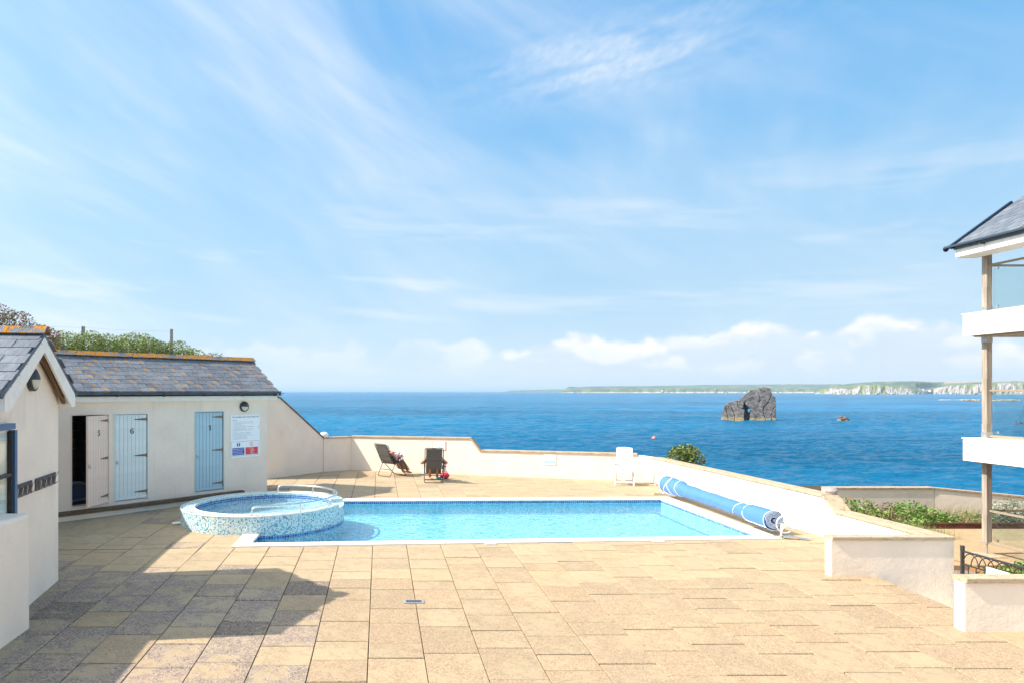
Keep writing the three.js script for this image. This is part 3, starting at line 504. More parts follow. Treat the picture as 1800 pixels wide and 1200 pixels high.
board('rules_notice', 'white pool rules notice with blue and red panels on the changing room wall', .90, 1.10, canvasMat(900, 1100, (x) => {
  x.fillStyle = '#f4f6f8'; x.fillRect(0, 0, 900, 1100); x.fillStyle = '#3c4048'; x.font = '600 52px sans-serif'; x.fillText('Thurlestone Rock Swimming Pool', 46, 74);
  x.font = '600 30px sans-serif'; x.fillStyle = '#6a6e76'; x.fillText('Pool Rules', 50, 152); x.font = '24px sans-serif';
  const lines = ['1.  This pool is for the use of residents and their guests only', '2.  There is no lifeguard on duty. Children must be supervised', '     by an adult at all times', '3.  No diving or running at any time', '4.  Please shower before entering the pool and hot tub and do', '     not use the pool if you are unwell', '5.  No glass, food or drink beside the pool or on the terrace', '6.  Please keep the gates closed at all times. Pets are not', '     permitted', '7.  Please do not use inflatables when the pool is busy', '8.  Please replace the cover after use of the pool', '9.  The pool is open from 9 am until 8 pm during the season', '10. Do not leave belongings unattended', '11. No smoking anywhere in the pool area', '12. Residents use the pool at their own risk'];
  lines.forEach((t, i) => x.fillText(t, 52, 194 + i * 31));
  x.strokeStyle = '#8a93a0'; x.lineWidth = 7; x.strokeRect(26, 690, 842, 372);
  x.fillStyle = '#2d51a8'; x.fillRect(52, 850, 366, 190); x.beginPath(); x.arc(236, 770, 52, 0, 7); x.fill(); x.fillStyle = '#f4f6f8'; x.fillRect(226, 716, 20, 78); x.beginPath(); x.arc(236, 810, 11, 0, 7); x.fill();
  x.font = '600 30px sans-serif'; ['Please observe the pool', 'rules and follow the', 'instructions of staff', 'at all times. Thank you'].forEach((t, i) => x.fillText(t, 72, 892 + i * 42));
  x.fillStyle = '#e4474a'; x.fillRect(452, 850, 390, 190); x.strokeStyle = '#e4474a'; x.lineWidth = 10; x.beginPath(); x.arc(640, 770, 48, 0, 7); x.stroke(); x.beginPath(); x.moveTo(606, 736); x.lineTo(674, 804); x.stroke();
  x.fillStyle = '#f4f6f8'; x.font = '600 28px sans-serif'; x.fillText('No', 560, 884); ['diving', 'running', 'pushing', 'glass', 'smoking'].forEach((t, i) => x.fillText(t, 612, 884 + i * 34));
  x.fillStyle = 'rgba(205,140,70,.8)'; x.fillRect(268, 28, 26, 50); x.fillRect(866, 300, 14, 60);
}), onShed(4.64, 1.575, .002), shedTurn);
const bwTurn = Math.atan2(bw[1][1] - bw[0][1], bw[1][0] - bw[0][0]), onBack = (s, y, o = .003) => { const a = bwTurn; return V(bw[0][0] + Math.cos(a) * s + Math.sin(a) * o, y, bw[0][1] + Math.sin(a) * s - Math.cos(a) * o); };
board('depth_sign', 'white water depth sign with a red border on the sea wall', .46, .29, canvasMat(460, 290, (x) => { x.fillStyle = '#f6f4f4'; x.fillRect(0, 0, 460, 290); x.strokeStyle = '#c06a62'; x.lineWidth = 14; x.strokeRect(7, 7, 446, 276); x.fillStyle = '#c3a4ad'; x.font = '600 54px sans-serif'; x.textAlign = 'center'; x.fillText('WATER DEPTH', 230, 125); x.fillText('1.2 MTRS', 230, 215); }), onBack(3.14, .915), bwTurn);
board('profile_sign', 'white pool profile sign with a pale blue bar on the sea wall', .37, .32, canvasMat(370, 320, (x) => { x.fillStyle = '#fbfbfb'; x.fillRect(0, 0, 370, 320); x.fillStyle = '#7d7684'; x.font = '600 60px sans-serif'; x.textAlign = 'center'; x.fillText('Pool Profile', 185, 82); x.fillStyle = '#a9dcf0'; x.fillRect(26, 190, 318, 88); x.fillStyle = '#6fb4cf'; x.fillRect(26, 190, 26, 88); x.fillRect(318, 215, 26, 63); }), onBack(6.72, .57), bwTurn);

// ---------------------------------------------------------------- gabled hut
const hutTurn = Math.atan2(.9916, -.129), hutPos = V(-4.57, 0, 8.86);
const onHut = (x, y, z) => new THREE.Vector3(x, y, z).applyAxisAngle(new THREE.Vector3(0, 1, 0), hutTurn).add(hutPos);
{
  const hut = thing('gabled_hut', 'cream hut with a slate gable roof beside the planter wall', 'building', hutPos, hutTurn);
  const gw = flatShape([[-1.06, -.3], [1.06, -.3], [1.06, 2.66], [0, 3.30], [-1.06, 2.66]], .2); gw.translate(0, 0, -.2); part(hut, 'gable_wall', gw, M.cream);
  for (const q of [-1, 1]) part(hut, 'side_wall', box(.2, 2.9, 2.4, q * .96, 1.2, -1.4), M.cream);
  const ey = 2.735, ry = 3.47;
  roofDeck(hut, 'z', -2.7, .17, [-1.27, ey], [0, ry], [1.27, ey], M.slate[2]);
  for (const q of [-1, 1]) slates(hut, { axis: 'z', from: -1.9, to: .205, eave: [q * 1.29, ey - .005], ridge: [0, ry], rows: 7, w: .52, gap: .014, thick: .016, mats: q < 0 ? M.slate : M.slateL, seed: 8 + q });
  ridgeTiles(hut, 'z', -2.6, .22, 0, ry + .05, 6, 9);
  for (const q of [-1, 1]) {                                       // barge board, box end and soffit
    const b = part(hut, 'barge_board', flatShape([[0, ry - .05], [q * 1.25, ey - .065], [q * 1.25, ey - .245], [q * 1.10, ey - .245], [0, ry - .235]], .028), M.whiteTrim, new THREE.Vector3(0, 0, .15));
    for (let k = 0; k < 5; k++) part(b, 'screw', cyl(.007, .007, .006, 8).rotateX(Math.PI / 2), M.zinc, new THREE.Vector3(q * (.12 + k * .24), ry - .14 - k * .14, .031));
    part(hut, 'soffit_board', flatShape([[q * .05, ry - .14], [q * 1.2, ey - .14], [q * 1.2, ey - .165], [q * .05, ry - .165]], .15), M.timber === 0 ? 0 : std({ color: lin(.60, .46, .30), map: rep(T.grain, 2), roughness: .8 }), new THREE.Vector3(0, 0, 0));
    part(hut, 'batten', flatShape([[q * .1, ry - .20], [q * 1.02, ey - .17], [q * 1.02, ey - .20], [q * .1, ry - .23]], .05), std({ color: lin(.30, .19, .10), map: rep(T.grain, 2), roughness: .9 }), new THREE.Vector3(0, 0, .06));
    part(hut, 'box_end', rbox(.2, .15, .16, .006, q * 1.15, ey - .17, .075), M.whiteTrim);
    part(hut, 'fascia', box(.025, .15, 2.7, q * 1.24, ey - .12, -1.36), M.whiteTrim);
    const gut = new THREE.CylinderGeometry(.055, .055, 2.75, 14, 1, true, q < 0 ? Math.PI : 0, Math.PI); gut.rotateX(Math.PI / 2); gut.rotateZ(q < 0 ? Math.PI * 1.5 : Math.PI * 1.5 + Math.PI * 0); part(hut, 'gutter', join([gut, cyl(.056, .056, .012, 14).rotateX(Math.PI / 2).translate(0, -.0, 1.37)]), std({ color: lin(.03, .042, .058), roughness: .35, side: THREE.DoubleSide }), new THREE.Vector3(q * 1.32, ey - .045, -1.2));
  }
  // blue framed window with a dark sash, near edge of the gable wall
  const win = part(hut, 'window', join([box(.07, 1.30, .09, -.66, 1.60, .03), box(.07, 1.30, .09, -1.3, 1.60, .03), box(.6, .07, .09, -.98, 2.30, .0305), box(.7, .07, .09, -.98, .93, .0305)]), M.blueFrame);
  part(win, 'sash', join([box(.05, 1.28, .05, -.72, 1.60, .03), box(.5, .04, .045, -.97, 1.72, .03)]), M.black);
  part(win, 'pane', box(.5, 1.26, .01, -.98, 1.60, .02), M.glass);
}
bulkhead('round dark wall light high on the hut gable', onHut(0, 2.87, .002), hutTurn, .30);
for (const [a, b, label] of [[-.62, .0, 'grey coat hook rail beside the blue framed window'], [.14, .89, 'grey coat hook rail near the corner of the gabled hut']]) {
  const rack = thing('coat_rack', label, 'coat rack', onHut((a + b) / 2, 1.475, .002), hutTurn, 'coat rails on the hut'); const w = b - a;
  part(rack, 'board', rbox(w, .165, .022, .004, 0, 0, .011), std({ color: lin(.17, .15, .145), map: rep(T.grain, 1), roughness: .8 }));
  const hx = [-.36, -.12, .12, .36].map((k) => k * w * 1.05);
  for (const x of hx) { const h = part(rack, 'hook', tube([[x, .045, .024], [x, .04, .05], [x, -.01, .045], [x, -.05, .04], [x, -.058, .06], [x, -.035, .075]], .006, 7), M.zinc); part(h, 'plate', rbox(.026, .09, .006, .002, x, .0, .0255), M.hinge); }
  const line = []; for (let i = 0; i < 4; i++) { line.push([hx[i], .045, .055]); if (i < 3) line.push([(hx[i] + hx[i + 1]) / 2, .005, .05]); } line.push([w / 2 + .09, .085, .03]);
  part(rack, 'cord', tube(line, .004, 5), M.black);
}
{ // wing that the hut stands out from
  const wing = thing('rear_wing', 'low slate roofed wing behind the gabled hut', 'building');
  part(wing, 'wall', join([box(.2, 2.7, 4.3, -6.82, 1.25, -12.0), box(.2, 2.9, 5.6, -6.0, 1.2, -4.9)]), M.cream);
  for (const [x0, y0, d0, d1] of [[-6.56, 2.68, 9.4, 14.3], [-5.74, 2.79, 2, 7.9]]) { const g = flatShape([[x0, y0], [-8.4, 3.75], [-8.4, 3.62], [x0, y0 - .1]], d1 - d0); g.translate(0, 0, -d1); part(wing, 'roof', g, M.slate[1]); }
  part(wing, 'rear_wall', box(.2, 3.8, 12.4, -8.5, 1.8, -8.2), M.cream);
}

// ================================================================ apartment block on the sea side
{
  const ap = thing('apartment_block', 'white balconied apartment block with timber posts and a slate roof', 'building');
  const fascia = wallPaint(.93, .92, .89), X0 = 13.02, DF = 15.09;
  for (const [y0, y1] of [[1.185, 1.66], [3.94, 4.40]]) {
    const b = part(ap, 'balcony', box(3.2, y1 - y0, 8, X0 + 1.6, (y0 + y1) / 2, -DF + 4), fascia);
    part(b, 'capping', rbox(3.24, .03, 8.04, .006, X0 + 1.6, y1 + .016, -DF + 4), M.poolCoping);
    part(b, 'drip_board', box(3.0, .03, 7.8, X0 + 1.65, y0 - .016, -DF + 4), M.wood);
  }
  part(ap, 'wall', box(6, 7.2, 22, 18.9, 2.5, -3.8), fascia);
  const px = 13.41, pd = 14.93, pw = .125, posts = [[-.62, 1.17], [1.69, 3.92], [4.43, 5.93]];
  posts.forEach(([y0, y1], i) => {
    for (const d of [pd, pd - 3.2]) {
      const p = part(ap, 'post', rbox(pw, y1 - y0, pw, .008, px, (y0 + y1) / 2, -d), M.woodPost); p.geometry = metric(p.geometry);
      part(p, 'shoe', i ? box(pw + .012, .13, pw + .012, px, y0 + .065, -d) : join([bar([px, -.87, -d], [px, -.6, -d], .018), box(.2, .012, .2, px, -.86, -d), box(.14, .02, .14, px, -.62, -d)]), M.zinc);
      if (i) part(p, 'head_plate', box(pw + .01, .13, pw + .01, px, y1 - .065, -d), M.zinc);
    }
  });
  for (const [hy, by] of [[.09, -.62], [2.735, 1.735], [5.48, 4.47]]) {
    part(ap, 'handrail', rbox(.06, .045, 3.1, .008, px + .03, hy, -pd + 1.6), M.wood); part(ap, 'handrail', rbox(3, .045, .06, .008, px + 1.55, hy, -pd + .0), M.wood);
    part(ap, 'bottom_rail', rbox(.06, .05, 3.1, .008, px + .03, by, -pd + 1.6), M.wood);
    for (let k = 0; k < 2; k++) { part(ap, 'glass_panel', box(.012, hy - by - .1, 1.44, px + .03, (hy + by) / 2, -pd + .85 + k * 1.5), M.glass); part(ap, 'glass_panel', box(1.4, hy - by - .1, .012, px + .82 + k * 1.46, (hy + by) / 2, -pd), M.glass); }
  }
  for (const [hy, by] of [[.09, -.62], [2.735, 1.735], [5.48, 4.47]]) for (const z of [.22, 1.48, 1.72]) for (const y of [hy - .09, by + .09]) part(ap, 'glass_clamp', rbox(.035, .05, .045, .004, px + .03, y, -pd + z), M.chrome);
  for (const y of [1.75, 1.81, 3.86, 3.80, 4.49, 4.55, 5.80]) part(ap, 'bolt', cyl(.012, .012, .012, 10).rotateZ(Math.PI / 2), M.zinc, new THREE.Vector3(px - pw / 2 - .012, y, -pd));
  // roof: verge end towards the sea
  const EX = 12.86, EY = 5.96, t = .72, RX = 16.6, RY = EY + (RX - EX) * t, D1 = 15.15;
  const g = flatShape([[EX, EY - .02], [RX, RY - .02], [RX + 3.7, EY - .02], [RX + 3.7, EY - .1], [RX, RY - .12], [EX, EY - .1]], 9); g.translate(0, 0, -D1); part(ap, 'roof_deck', metric(g), M.slate[2]);
  const holder = new THREE.Group(); holder.name = 'roof'; ap.add(holder);
  slates(holder, { axis: 'z', from: -D1 + .03, to: -12.9, eave: [EX, EY - .02], ridge: [15.4, EY - .02 + (15.4 - EX) * t], rows: 15, w: .30, gap: .014, thick: .02, mats: M.slate, seed: 21 });
  part(ap, 'verge_trim', beam([EX - .05, EY - .03, -D1 - .01], [EX + 1.32, EY + 1.37 * t - .02, -D1 - .01], .06, .10), std({ color: lin(.012, .03, .06), roughness: .3 }));
  const gut = new THREE.CylinderGeometry(.062, .062, 5.2, 14, 1, true, Math.PI, Math.PI); gut.rotateX(Math.PI / 2); gut.rotateZ(Math.PI * 1.5); const gt = part(ap, 'gutter', join([gut, cyl(.062, .062, .012, 14).rotateX(Math.PI / 2).translate(0, 0, -2.6)]), std({ color: lin(.03, .042, .058), roughness: .35, side: THREE.DoubleSide }), new THREE.Vector3(EX - .05, EY - .045, -D1 + 2.45));
  for (const z of [-1.7, -.6, .5]) part(gt, 'bracket', box(.13, .03, .03, .02, -.06, z), M.navyPaint);
  part(ap, 'fascia', box(.03, .19, 5.2, EX + .045, EY - .165, -D1 + 2.62), M.whiteTrim);
  part(ap, 'soffit', box(.40, .02, 5.2, EX + .26, EY - .27, -D1 + 2.62), M.whiteTrim);
  part(ap, 'eaves_beam', box(.14, .16, 5, px, EY - .11, -pd + 2.45), M.wood);
}

// ================================================================ land, garden
{
  // headland under terrace and garden, falling to the sea
  const nx = 90, nd = 70, pos = [], idx = [];
  for (let j = 0; j <= nd; j++) for (let i = 0; i <= nx; i++) {
    const x = -60 + 130 * i / nx, d = -30 + 85 * j / nd;
    const rim = 24.5 + 3 * Math.sin(x * .13) - Math.max(0, x - 22) * .5 + Math.max(0, -x - 2) * 1.2, k = sm(rim, rim + 9, d);
    const bank = sm(-4.6, -7.5, x - (d - 18) * .35) * sm(17.5, 21, d) * 4.1;
    let y = mix(-1.02 + bank, -10.6, k) + (k > .01 ? (fbm(x * .4 + 50, d * .4 + 50, 4) - .5) * 2.4 * k : 0);
    if (x < 12 && d < 24 && bank < .2) y = -1.35;
    pos.push(x, y, -d); if (i < nx && j < nd) { const a = j * (nx + 1) + i; idx.push(a, a + 1, a + nx + 2, a, a + nx + 2, a + nx + 1); }
  }
  const g = new THREE.BufferGeometry(); g.setAttribute('position', new THREE.Float32BufferAttribute(pos, 3)); g.setIndex(idx); g.computeVertexNormals(); g.setAttribute('uv', new THREE.Float32BufferAttribute(pos.filter((_, i) => i % 3 !== 1), 2));
  struct('headland', g, M.soil);
  struct('garden_path', box(12, .12, 5.2, 16.0, -.93, -16.55), std({ color: lin(1, .86, .74), map: rep(T.slab[0], .8), bumpMap: T.slabBump, bumpScale: .002, roughness: .95 }));
  struct('gravel_path', box(3.6, .06, 6.2, 10.4, -1.0, -11.4), M.gravel);
  struct('gate_steps', join([box(1.2, .7, 2.0, 8.02, -.86, -9.1), box(.6, .5, 2, 9.0, -.92, -9.1)]), M.poolCoping);
}
wallRun('garden_wall', 'far cream garden wall with stone coping along the cliff edge', [13.22, 20], [16.4, 20], -1.4, [[0, -.17], [3.18, -.17]], .22, M.wall, M.coping, { coping: .045 });
wallRun('garden_wall', 'far cream garden wall falling away behind the balcony glass', [16.42, 20], [20.6, 19.6], -1.4, [[0, -.175], [4.2, -.55]], .22, M.wall, M.coping, { coping: .045 });
{
  const e = thing('brick_edging', 'low red brick edging along the garden bed', 'edging', V(14.25, -.87, 17.72));
  const r = rng(31), g = rbox(.21, .066, .1, .006);
  for (let row = 0; row < 2; row++) for (let k = 0; k < 16; k++) part(e, 'brick', g, M.brick[Math.floor(r() * 4)], new THREE.Vector3(.11 + k * .221 - (row ? .06 : 0), .035 + row * .077, (r() - .5) * .006), [0, (r() - .5) * .02, 0]);
  part(e, 'mortar', box(3.5, .14, .08, 1.77, .07, -.004), M.kerb);
}
single('timber_edging', 'orange timber edging board beside the gravel path', 'edging', box(.05, .14, 3.4), M.timber, V(12.2, -.93, 12.9));
{
  const p = thing('concrete_plinth', 'white chamfered concrete plinth under the corner post', 'plinth', V(13.3, -1.05, 14.75));
  part(p, 'block', flatShape([[-.38, 0], [.22, 0], [.22, .195], [-.22, .195], [-.38, .04]], .5, .004).translate(0, 0, -.3), M.coping);
}

// ---------------------------------------------------------------- foliage
function leafCloud(n, seed, sample, size, color, o = {}) {         // folded leaves spread through a volume
  const r = rng(seed), pos = [], col = [], nor = [], v = new THREE.Vector3(), q = new THREE.Quaternion(), e = new THREE.Euler();
  for (let i = 0; i < n; i++) {
    const p = sample(r, i); if (!p) continue;
    const s = size * (.6 + .8 * r()), w = s * (o.narrow ?? .5);
    e.set((r() - .5) * 2.4 * (o.wild ?? 1) - .35, r() * 6.283, (r() - .5) * 1.6 * (o.wild ?? 1)); if (o.up) e.set((r() - .5) * .9, r() * 6.283, (r() - .5) * .9); q.setFromEuler(e);
    const L = o.up ? [[0, 0, 0], [-w * .5, s * .45, 0], [0, s, w * .4], [w * .5, s * .45, 0]] : [[0, 0, -s * .5], [-w * .5, w * .16, 0], [0, 0, s * .5], [w * .5, w * .16, 0]];
    const c = color(r, p), P = L.map((a) => v.set(...a).applyQuaternion(q).add(p).toArray());
    for (const t of [0, 1, 2, 0, 2, 3]) { pos.push(...P[t]); col.push(...c); }
  }
  const g = new THREE.BufferGeometry(); g.setAttribute('position', new THREE.Float32BufferAttribute(pos, 3)); g.setAttribute('color', new THREE.Float32BufferAttribute(col, 3)); g.computeVertexNormals(); return g;
}
const tone = (list, j = .3) => (r) => { const c = list[Math.floor(r() * list.length)], k = 1 - j / 2 + j * r(); return [c[0] * k, c[1] * k, c[2] * k]; };
const GREENS = [[.10, .17, .035], [.075, .13, .03], [.14, .20, .05], [.19, .22, .07], [.06, .10, .03]];
function blobs(list, shell = .55) { return (r) => { const b = list[Math.floor(r() * list.length)]; const u = r() * 2 - 1, a = r() * 6.283, s = Math.sqrt(1 - u * u), k = shell + (1.08 - shell) * Math.cbrt(r()); return new THREE.Vector3(b[0] + b[3] * k * s * Math.cos(a), b[1] + b[4] * k * u, b[2] + (b[5] ?? b[3]) * k * s * Math.sin(a)); }; }
function twigs(n, seed, pick, r0 = .006) { const r = rng(seed), list = []; for (let i = 0; i < n; i++) { const [a, b] = pick(r); const A = new THREE.Vector3(...a), B = new THREE.Vector3(...b), m = A.clone().lerp(B, .5).add(new THREE.Vector3((r() - .5), (r() - .3), (r() - .5)).multiplyScalar(A.distanceTo(B) * .22)); list.push(tube([A, m, B], r0 * (.6 + .8 * r()), 4, false, 6)); } return join(list); }
function bush(name, label, at, list, n, size, cols, seed, o = {}) {
  const b = thing(name, label, o.category ?? 'bush', at, 0, o.group);
  part(b, 'foliage', leafCloud(n, seed, blobs(list, o.shell ?? .35), size, tone(cols, .5), o), M.leaf);
  part(b, 'stems', twigs(o.stems ?? 26, seed + 1, (r) => { const t = list[Math.floor(r() * list.length)]; return [[t[0] * .25 + (r() - .5) * .1, 0, t[2] * .25 + (r() - .5) * .1], [t[0] + (r() - .5) * t[3] * 1.3, t[1] + (r() - .3) * t[4] * 1.1, t[2] + (r() - .5) * t[3]]]; }, o.stemR ?? .008), o.stemMat ?? M.stem);
  return b;
}
bush('wall_shrub', 'round glossy evergreen shrub showing over the white wall', V(9.62, -.95, 21.4), [[0, 1.5, 0, .58, .40], [-.18, 1.62, .1, .32, .34], [.25, 1.5, 0, .38, .42], [.1, 1.72, 0, .3, .32], [.0, 1.15, 0, .4, .3]], 1900, .105, [[.24, .34, .07], [.22, .30, .06], [.08, .13, .03], [.42, .38, .12], [.10, .17, .04]], 41, { narrow: .42, stems: 60, shell: .2 });
// bramble bank behind the changing rooms
{
  const r = rng(50), mk = (name, label, x0, d0, list, n, cols, seed, o = {}) => bush(name, label, V(x0, o.base ?? 2.92, d0), list, n, o.size ?? .10, cols, seed, { stems: 130, stemR: .007, category: 'hedge', group: 'hedges on the bank', shell: .3, ...o });
  const row = []; for (let i = 0; i < 22; i++) { const t = i / 21; row.push([mix(-3.3, 2.35, t) + (r() - .5) * .3, lerpPts([[0, .95], [.3, 1.12], [.62, 1.22], [.8, 1.0], [1, .5]], t) + (r() - .5) * .3, mix(1.6, -1.8, t) + (r() - .5) * 1, .55 + .2 * r(), .45 + .15 * r()]); if (i < 18) row.push([mix(-3.3, 2.0, t), lerpPts([[0, .6], [.8, .5], [1, .2]], t), mix(1.6, -1.8, t) + .4, .7, .6]); }
  mk('bramble_hedge', 'tangled green bramble hedge above the slate roof', -8.6, 23.2, row, 60000, [[.20, .32, .05], [.15, .25, .045], [.28, .38, .09], [.34, .38, .12], [.10, .16, .04], [.32, .26, .14]], 51, { size: .07 });
  const row2 = []; for (let i = 0; i < 12; i++) { const t = i / 11; row2.push([mix(-3, 1.8, t) + (r() - .5) * .3, lerpPts([[0, 3.0], [.5, 2.35], [.8, 1.9], [1, 1.35]], t) + (r() - .5) * .3, (r() - .5), .55, .5]); }
  mk('purple_hedge', 'dark purple leaved hedge behind the gabled hut', -12.0, 20.5, row2, 13000, [[.26, .09, .13], [.36, .15, .19], [.15, .06, .08], [.17, .25, .06], [.22, .28, .08]], 57, { size: .075, base: 2.7 });
}
for (const [x, d, h, label] of [[-10.25, 23.4, 1.75, 'weathered fence post in the hedge near the hut ridge'], [-7.35, 23.9, 2.5, 'weathered fence post at the thin end of the bramble hedge']]) {
  const top = x < -10 ? 4.95 : 4.90, post = single('fence_post', label, 'post', metric(rbox(.11, h + 1, .11, .012, 0, 0, 0)), M.woodGrey, V(x, top - (h + 1) / 2, d), .3, 'fence posts on the bank');
}
single('fence_wire', 'thin wire strung between the weathered fence posts', 'wire', join([tube([V(-13.4, 4.95, 22.8), V(-10.25, 4.90, 23.4), V(-8.8, 4.83, 23.6), V(-7.35, 4.82, 23.9)], .003, 4, false, 40)]), M.zinc);
// garden plants
const bedGreens = [[.15, .30, .04], [.21, .40, .06], [.10, .20, .03], [.30, .42, .10]];
const rose = bush('rose_bush', 'leafy rose bush with a few orange hips behind the white wall', V(11.0, -1.3, 15.6), [[-.25, 1.2, 0, .3, .34], [.1, 1.25, .1, .3, .3], [.4, 1.05, 0, .3, .28], [.7, .85, .1, .25, .25], [-.1, .85, 0, .4, .3], [.3, .7, 0, .45, .3]], 2300, .07, [...bedGreens, [.30, .20, .09]], 61, { narrow: .6 });
{ const r = rng(3), hip = new THREE.SphereGeometry(.022, 8, 6), hm = std({ color: lin(.55, .16, .05), roughness: .5 }); for (let i = 0; i < 6; i++) part(rose, 'rose_hip', hip, hm, new THREE.Vector3(-.3 + r() * .6, 1.35 + r() * .28, -.1 + r() * .4)); }
bush('dry_plant', 'brown dry seed stalks beside the rose bush', V(12.0, -1.1, 15.9), [[-.05, 1.0, 0, .16, .22], [.2, .75, 0, .22, .22], [.05, .5, 0, .3, .2]], 420, .06, [[.22, .13, .08], [.30, .20, .11], [.13, .08, .06]], 63, { stems: 34, stemMat: M.dryStem });
bush('green_mound', 'bright green leafy mound at the end of the brick edging', V(14.35, -1.05, 18.4), [[-.2, .35, 0, .4, .3], [.15, .46, -.1, .42, .3], [.55, .35, .0, .4, .28], [.9, .22, .1, .35, .2], [-.05, .2, .4, .35, .2]], 2600, .07, bedGreens, 65, { narrow: .7 });
bush('bed_plant', 'low yellow green plants filling the bed behind the brick edging', V(15.9, -1.0, 18.4), [[-.5, .2, 0, .35, .22], [0, .22, 0, .4, .22], [.5, .2, .1, .35, .2], [1.0, .22, 0, .4, .22], [1.5, .2, 0, .4, .25]], 2400, .06, [[.20, .26, .06], [.28, .30, .10], [.12, .2, .05], [.34, .32, .2]], 67);
bush('silver_shrub', 'pale silver leaved shrub behind the balcony glass', V(17.0, -1.0, 18.3), [[0, .5, 0, .4, .3], [.3, .45, 0, .35, .3], [-.3, .35, 0, .3, .25]], 1300, .07, [[.34, .40, .30], [.42, .47, .38], [.22, .30, .18]], 69);
bush('border_shrub', 'dense bright green shrub beyond the iron gate', V(11.45, -1.0, 12.2), [[-.25, .25, 0, .35, .26], [.15, .34, 0, .38, .28], [.55, .3, 0, .4, .28], [1.0, .28, 0, .4, .26], [.2, .2, .4, .4, .25]], 3000, .07, [[.10, .22, .035], [.15, .29, .05], [.07, .14, .03], [.2, .33, .07]], 71, { narrow: .7 });
function grass(name, label, at, w, d, n, h, cols, seed) {
  const r = rng(seed), pos = [], col = []; const t = tone(cols, .5);
  for (let i = 0; i < n; i++) { const x = (r() - .5) * w, z = (r() - .5) * d, a = r() * 6.283, k = h * (.5 + .8 * r()), lx = Math.cos(a) * k * .45, lz = Math.sin(a) * k * .45, bx = Math.cos(a + 1.57) * .006, bz = Math.sin(a + 1.57) * .006, c = t(r); pos.push(x - bx, 0, z - bz, x + bx, 0, z + bz, x + lx, k, z + lz); for (let q = 0; q < 3; q++) col.push(...c); }
  const g = new THREE.BufferGeometry(); g.setAttribute('position', new THREE.Float32BufferAttribute(pos, 3)); g.setAttribute('color', new THREE.Float32BufferAttribute(col, 3)); g.computeVertexNormals();
  const o = shade(new THREE.Mesh(g, M.leaf)); o.name = numbered(name); o.position.copy(at); o.userData = { label, category: 'grass', kind: 'stuff' }; scene.add(o); return o;
}
grass('grass', 'dry tufted grass along the foot of the garden wall', V(15.2, -1.02, 19.0), 4.6, 1.4, 3600, .42, [[.34, .30, .14], [.42, .36, .18], [.24, .26, .09]], 73);
grass('lawn_grass', 'green grass between the gravel and the garden path', V(12.85, -1.03, 14.6), 1.0, 1.5, 4000, .14, [[.10, .2, .04], [.15, .26, .05]], 75);
grass('bed_grass', 'mixed grass in the bed between rose bush and green mound', V(13.3, -1.05, 17.2), 1.6, 1.6, 3000, .36, [[.16, .24, .06], [.3, .3, .12], [.10, .17, .04]], 77);
bush('planter_plant', 'low green plant in the cream planter', V(-4.75, 1.27, 7.25), [[0, .05, 0, .25, .07], [-.2, .06, -.5, .25, .07], [0, .05, .5, .25, .07]], 500, .05, bedGreens, 79, { stems: 6 });

// ================================================================ iron gate
{
  const gt = thing('iron_gate', 'black wrought iron gate with rusting hoops and a small white notice', 'gate', V(8.62, 0, 10.0));
  // runs from d = 10.0 towards the camera along +z
  const topY = .36, midY = .17, bot = -.48, len = 1.95;
  part(gt, 'hanging_stile', box(.035, .93, .035, 0, (.40 + bot) / 2, 0), M.iron); part(gt, 'hinge_pin', cyl(.028, .028, .08, 12, 0, .40, 0), M.iron);
  part(gt, 'closing_stile', box(.03, .86, .03, 0, -.05, 1.06), M.iron);
  part(gt, 'top_rail', box(.03, .022, len, 0, topY, len / 2), M.iron); part(gt, 'middle_rail', box(.026, .018, len, 0, midY, len / 2), M.iron); part(gt, 'bottom_rail', box(.03, .022, len, 0, bot + .04, len / 2), M.iron);
  for (let k = 0; k < 7; k++) { const z = .14 + k * .13; const pts = []; for (let i = 0; i <= 14; i++) { const a = i / 14 * Math.PI; pts.push([0, midY + .005 + Math.sin(a) * .17, z + Math.cos(a) * .125]); } part(gt, 'hoop', tube(pts, .007, 6, false, 30), k < 2 ? M.iron : M.rust); }
  for (let k = 0; k < 14; k++) part(gt, 'bar', bar([0, bot + .04, .1 + k * .13], [0, midY, .1 + k * .13], .0075), M.iron);
  part(gt, 'second_stile', box(.03, .86, .03, 0, -.05, 1.14), M.iron);
  const nb = part(gt, 'notice', rbox(.012, .11, .36, .002, -.022, .185, .60), M.white);
  const f = new THREE.PlaneGeometry(.35, .10); f.rotateY(-Math.PI / 2); f.translate(-.0295, .185, .60); part(nb, 'print', f, canvasMat(350, 100, (x) => { x.fillStyle = '#f6f6f6'; x.fillRect(0, 0, 350, 100); x.fillStyle = '#55555c'; x.font = 'italic 600 40px serif'; x.textAlign = 'center'; x.fillText('Please keep closed', 175, 62); }));
}

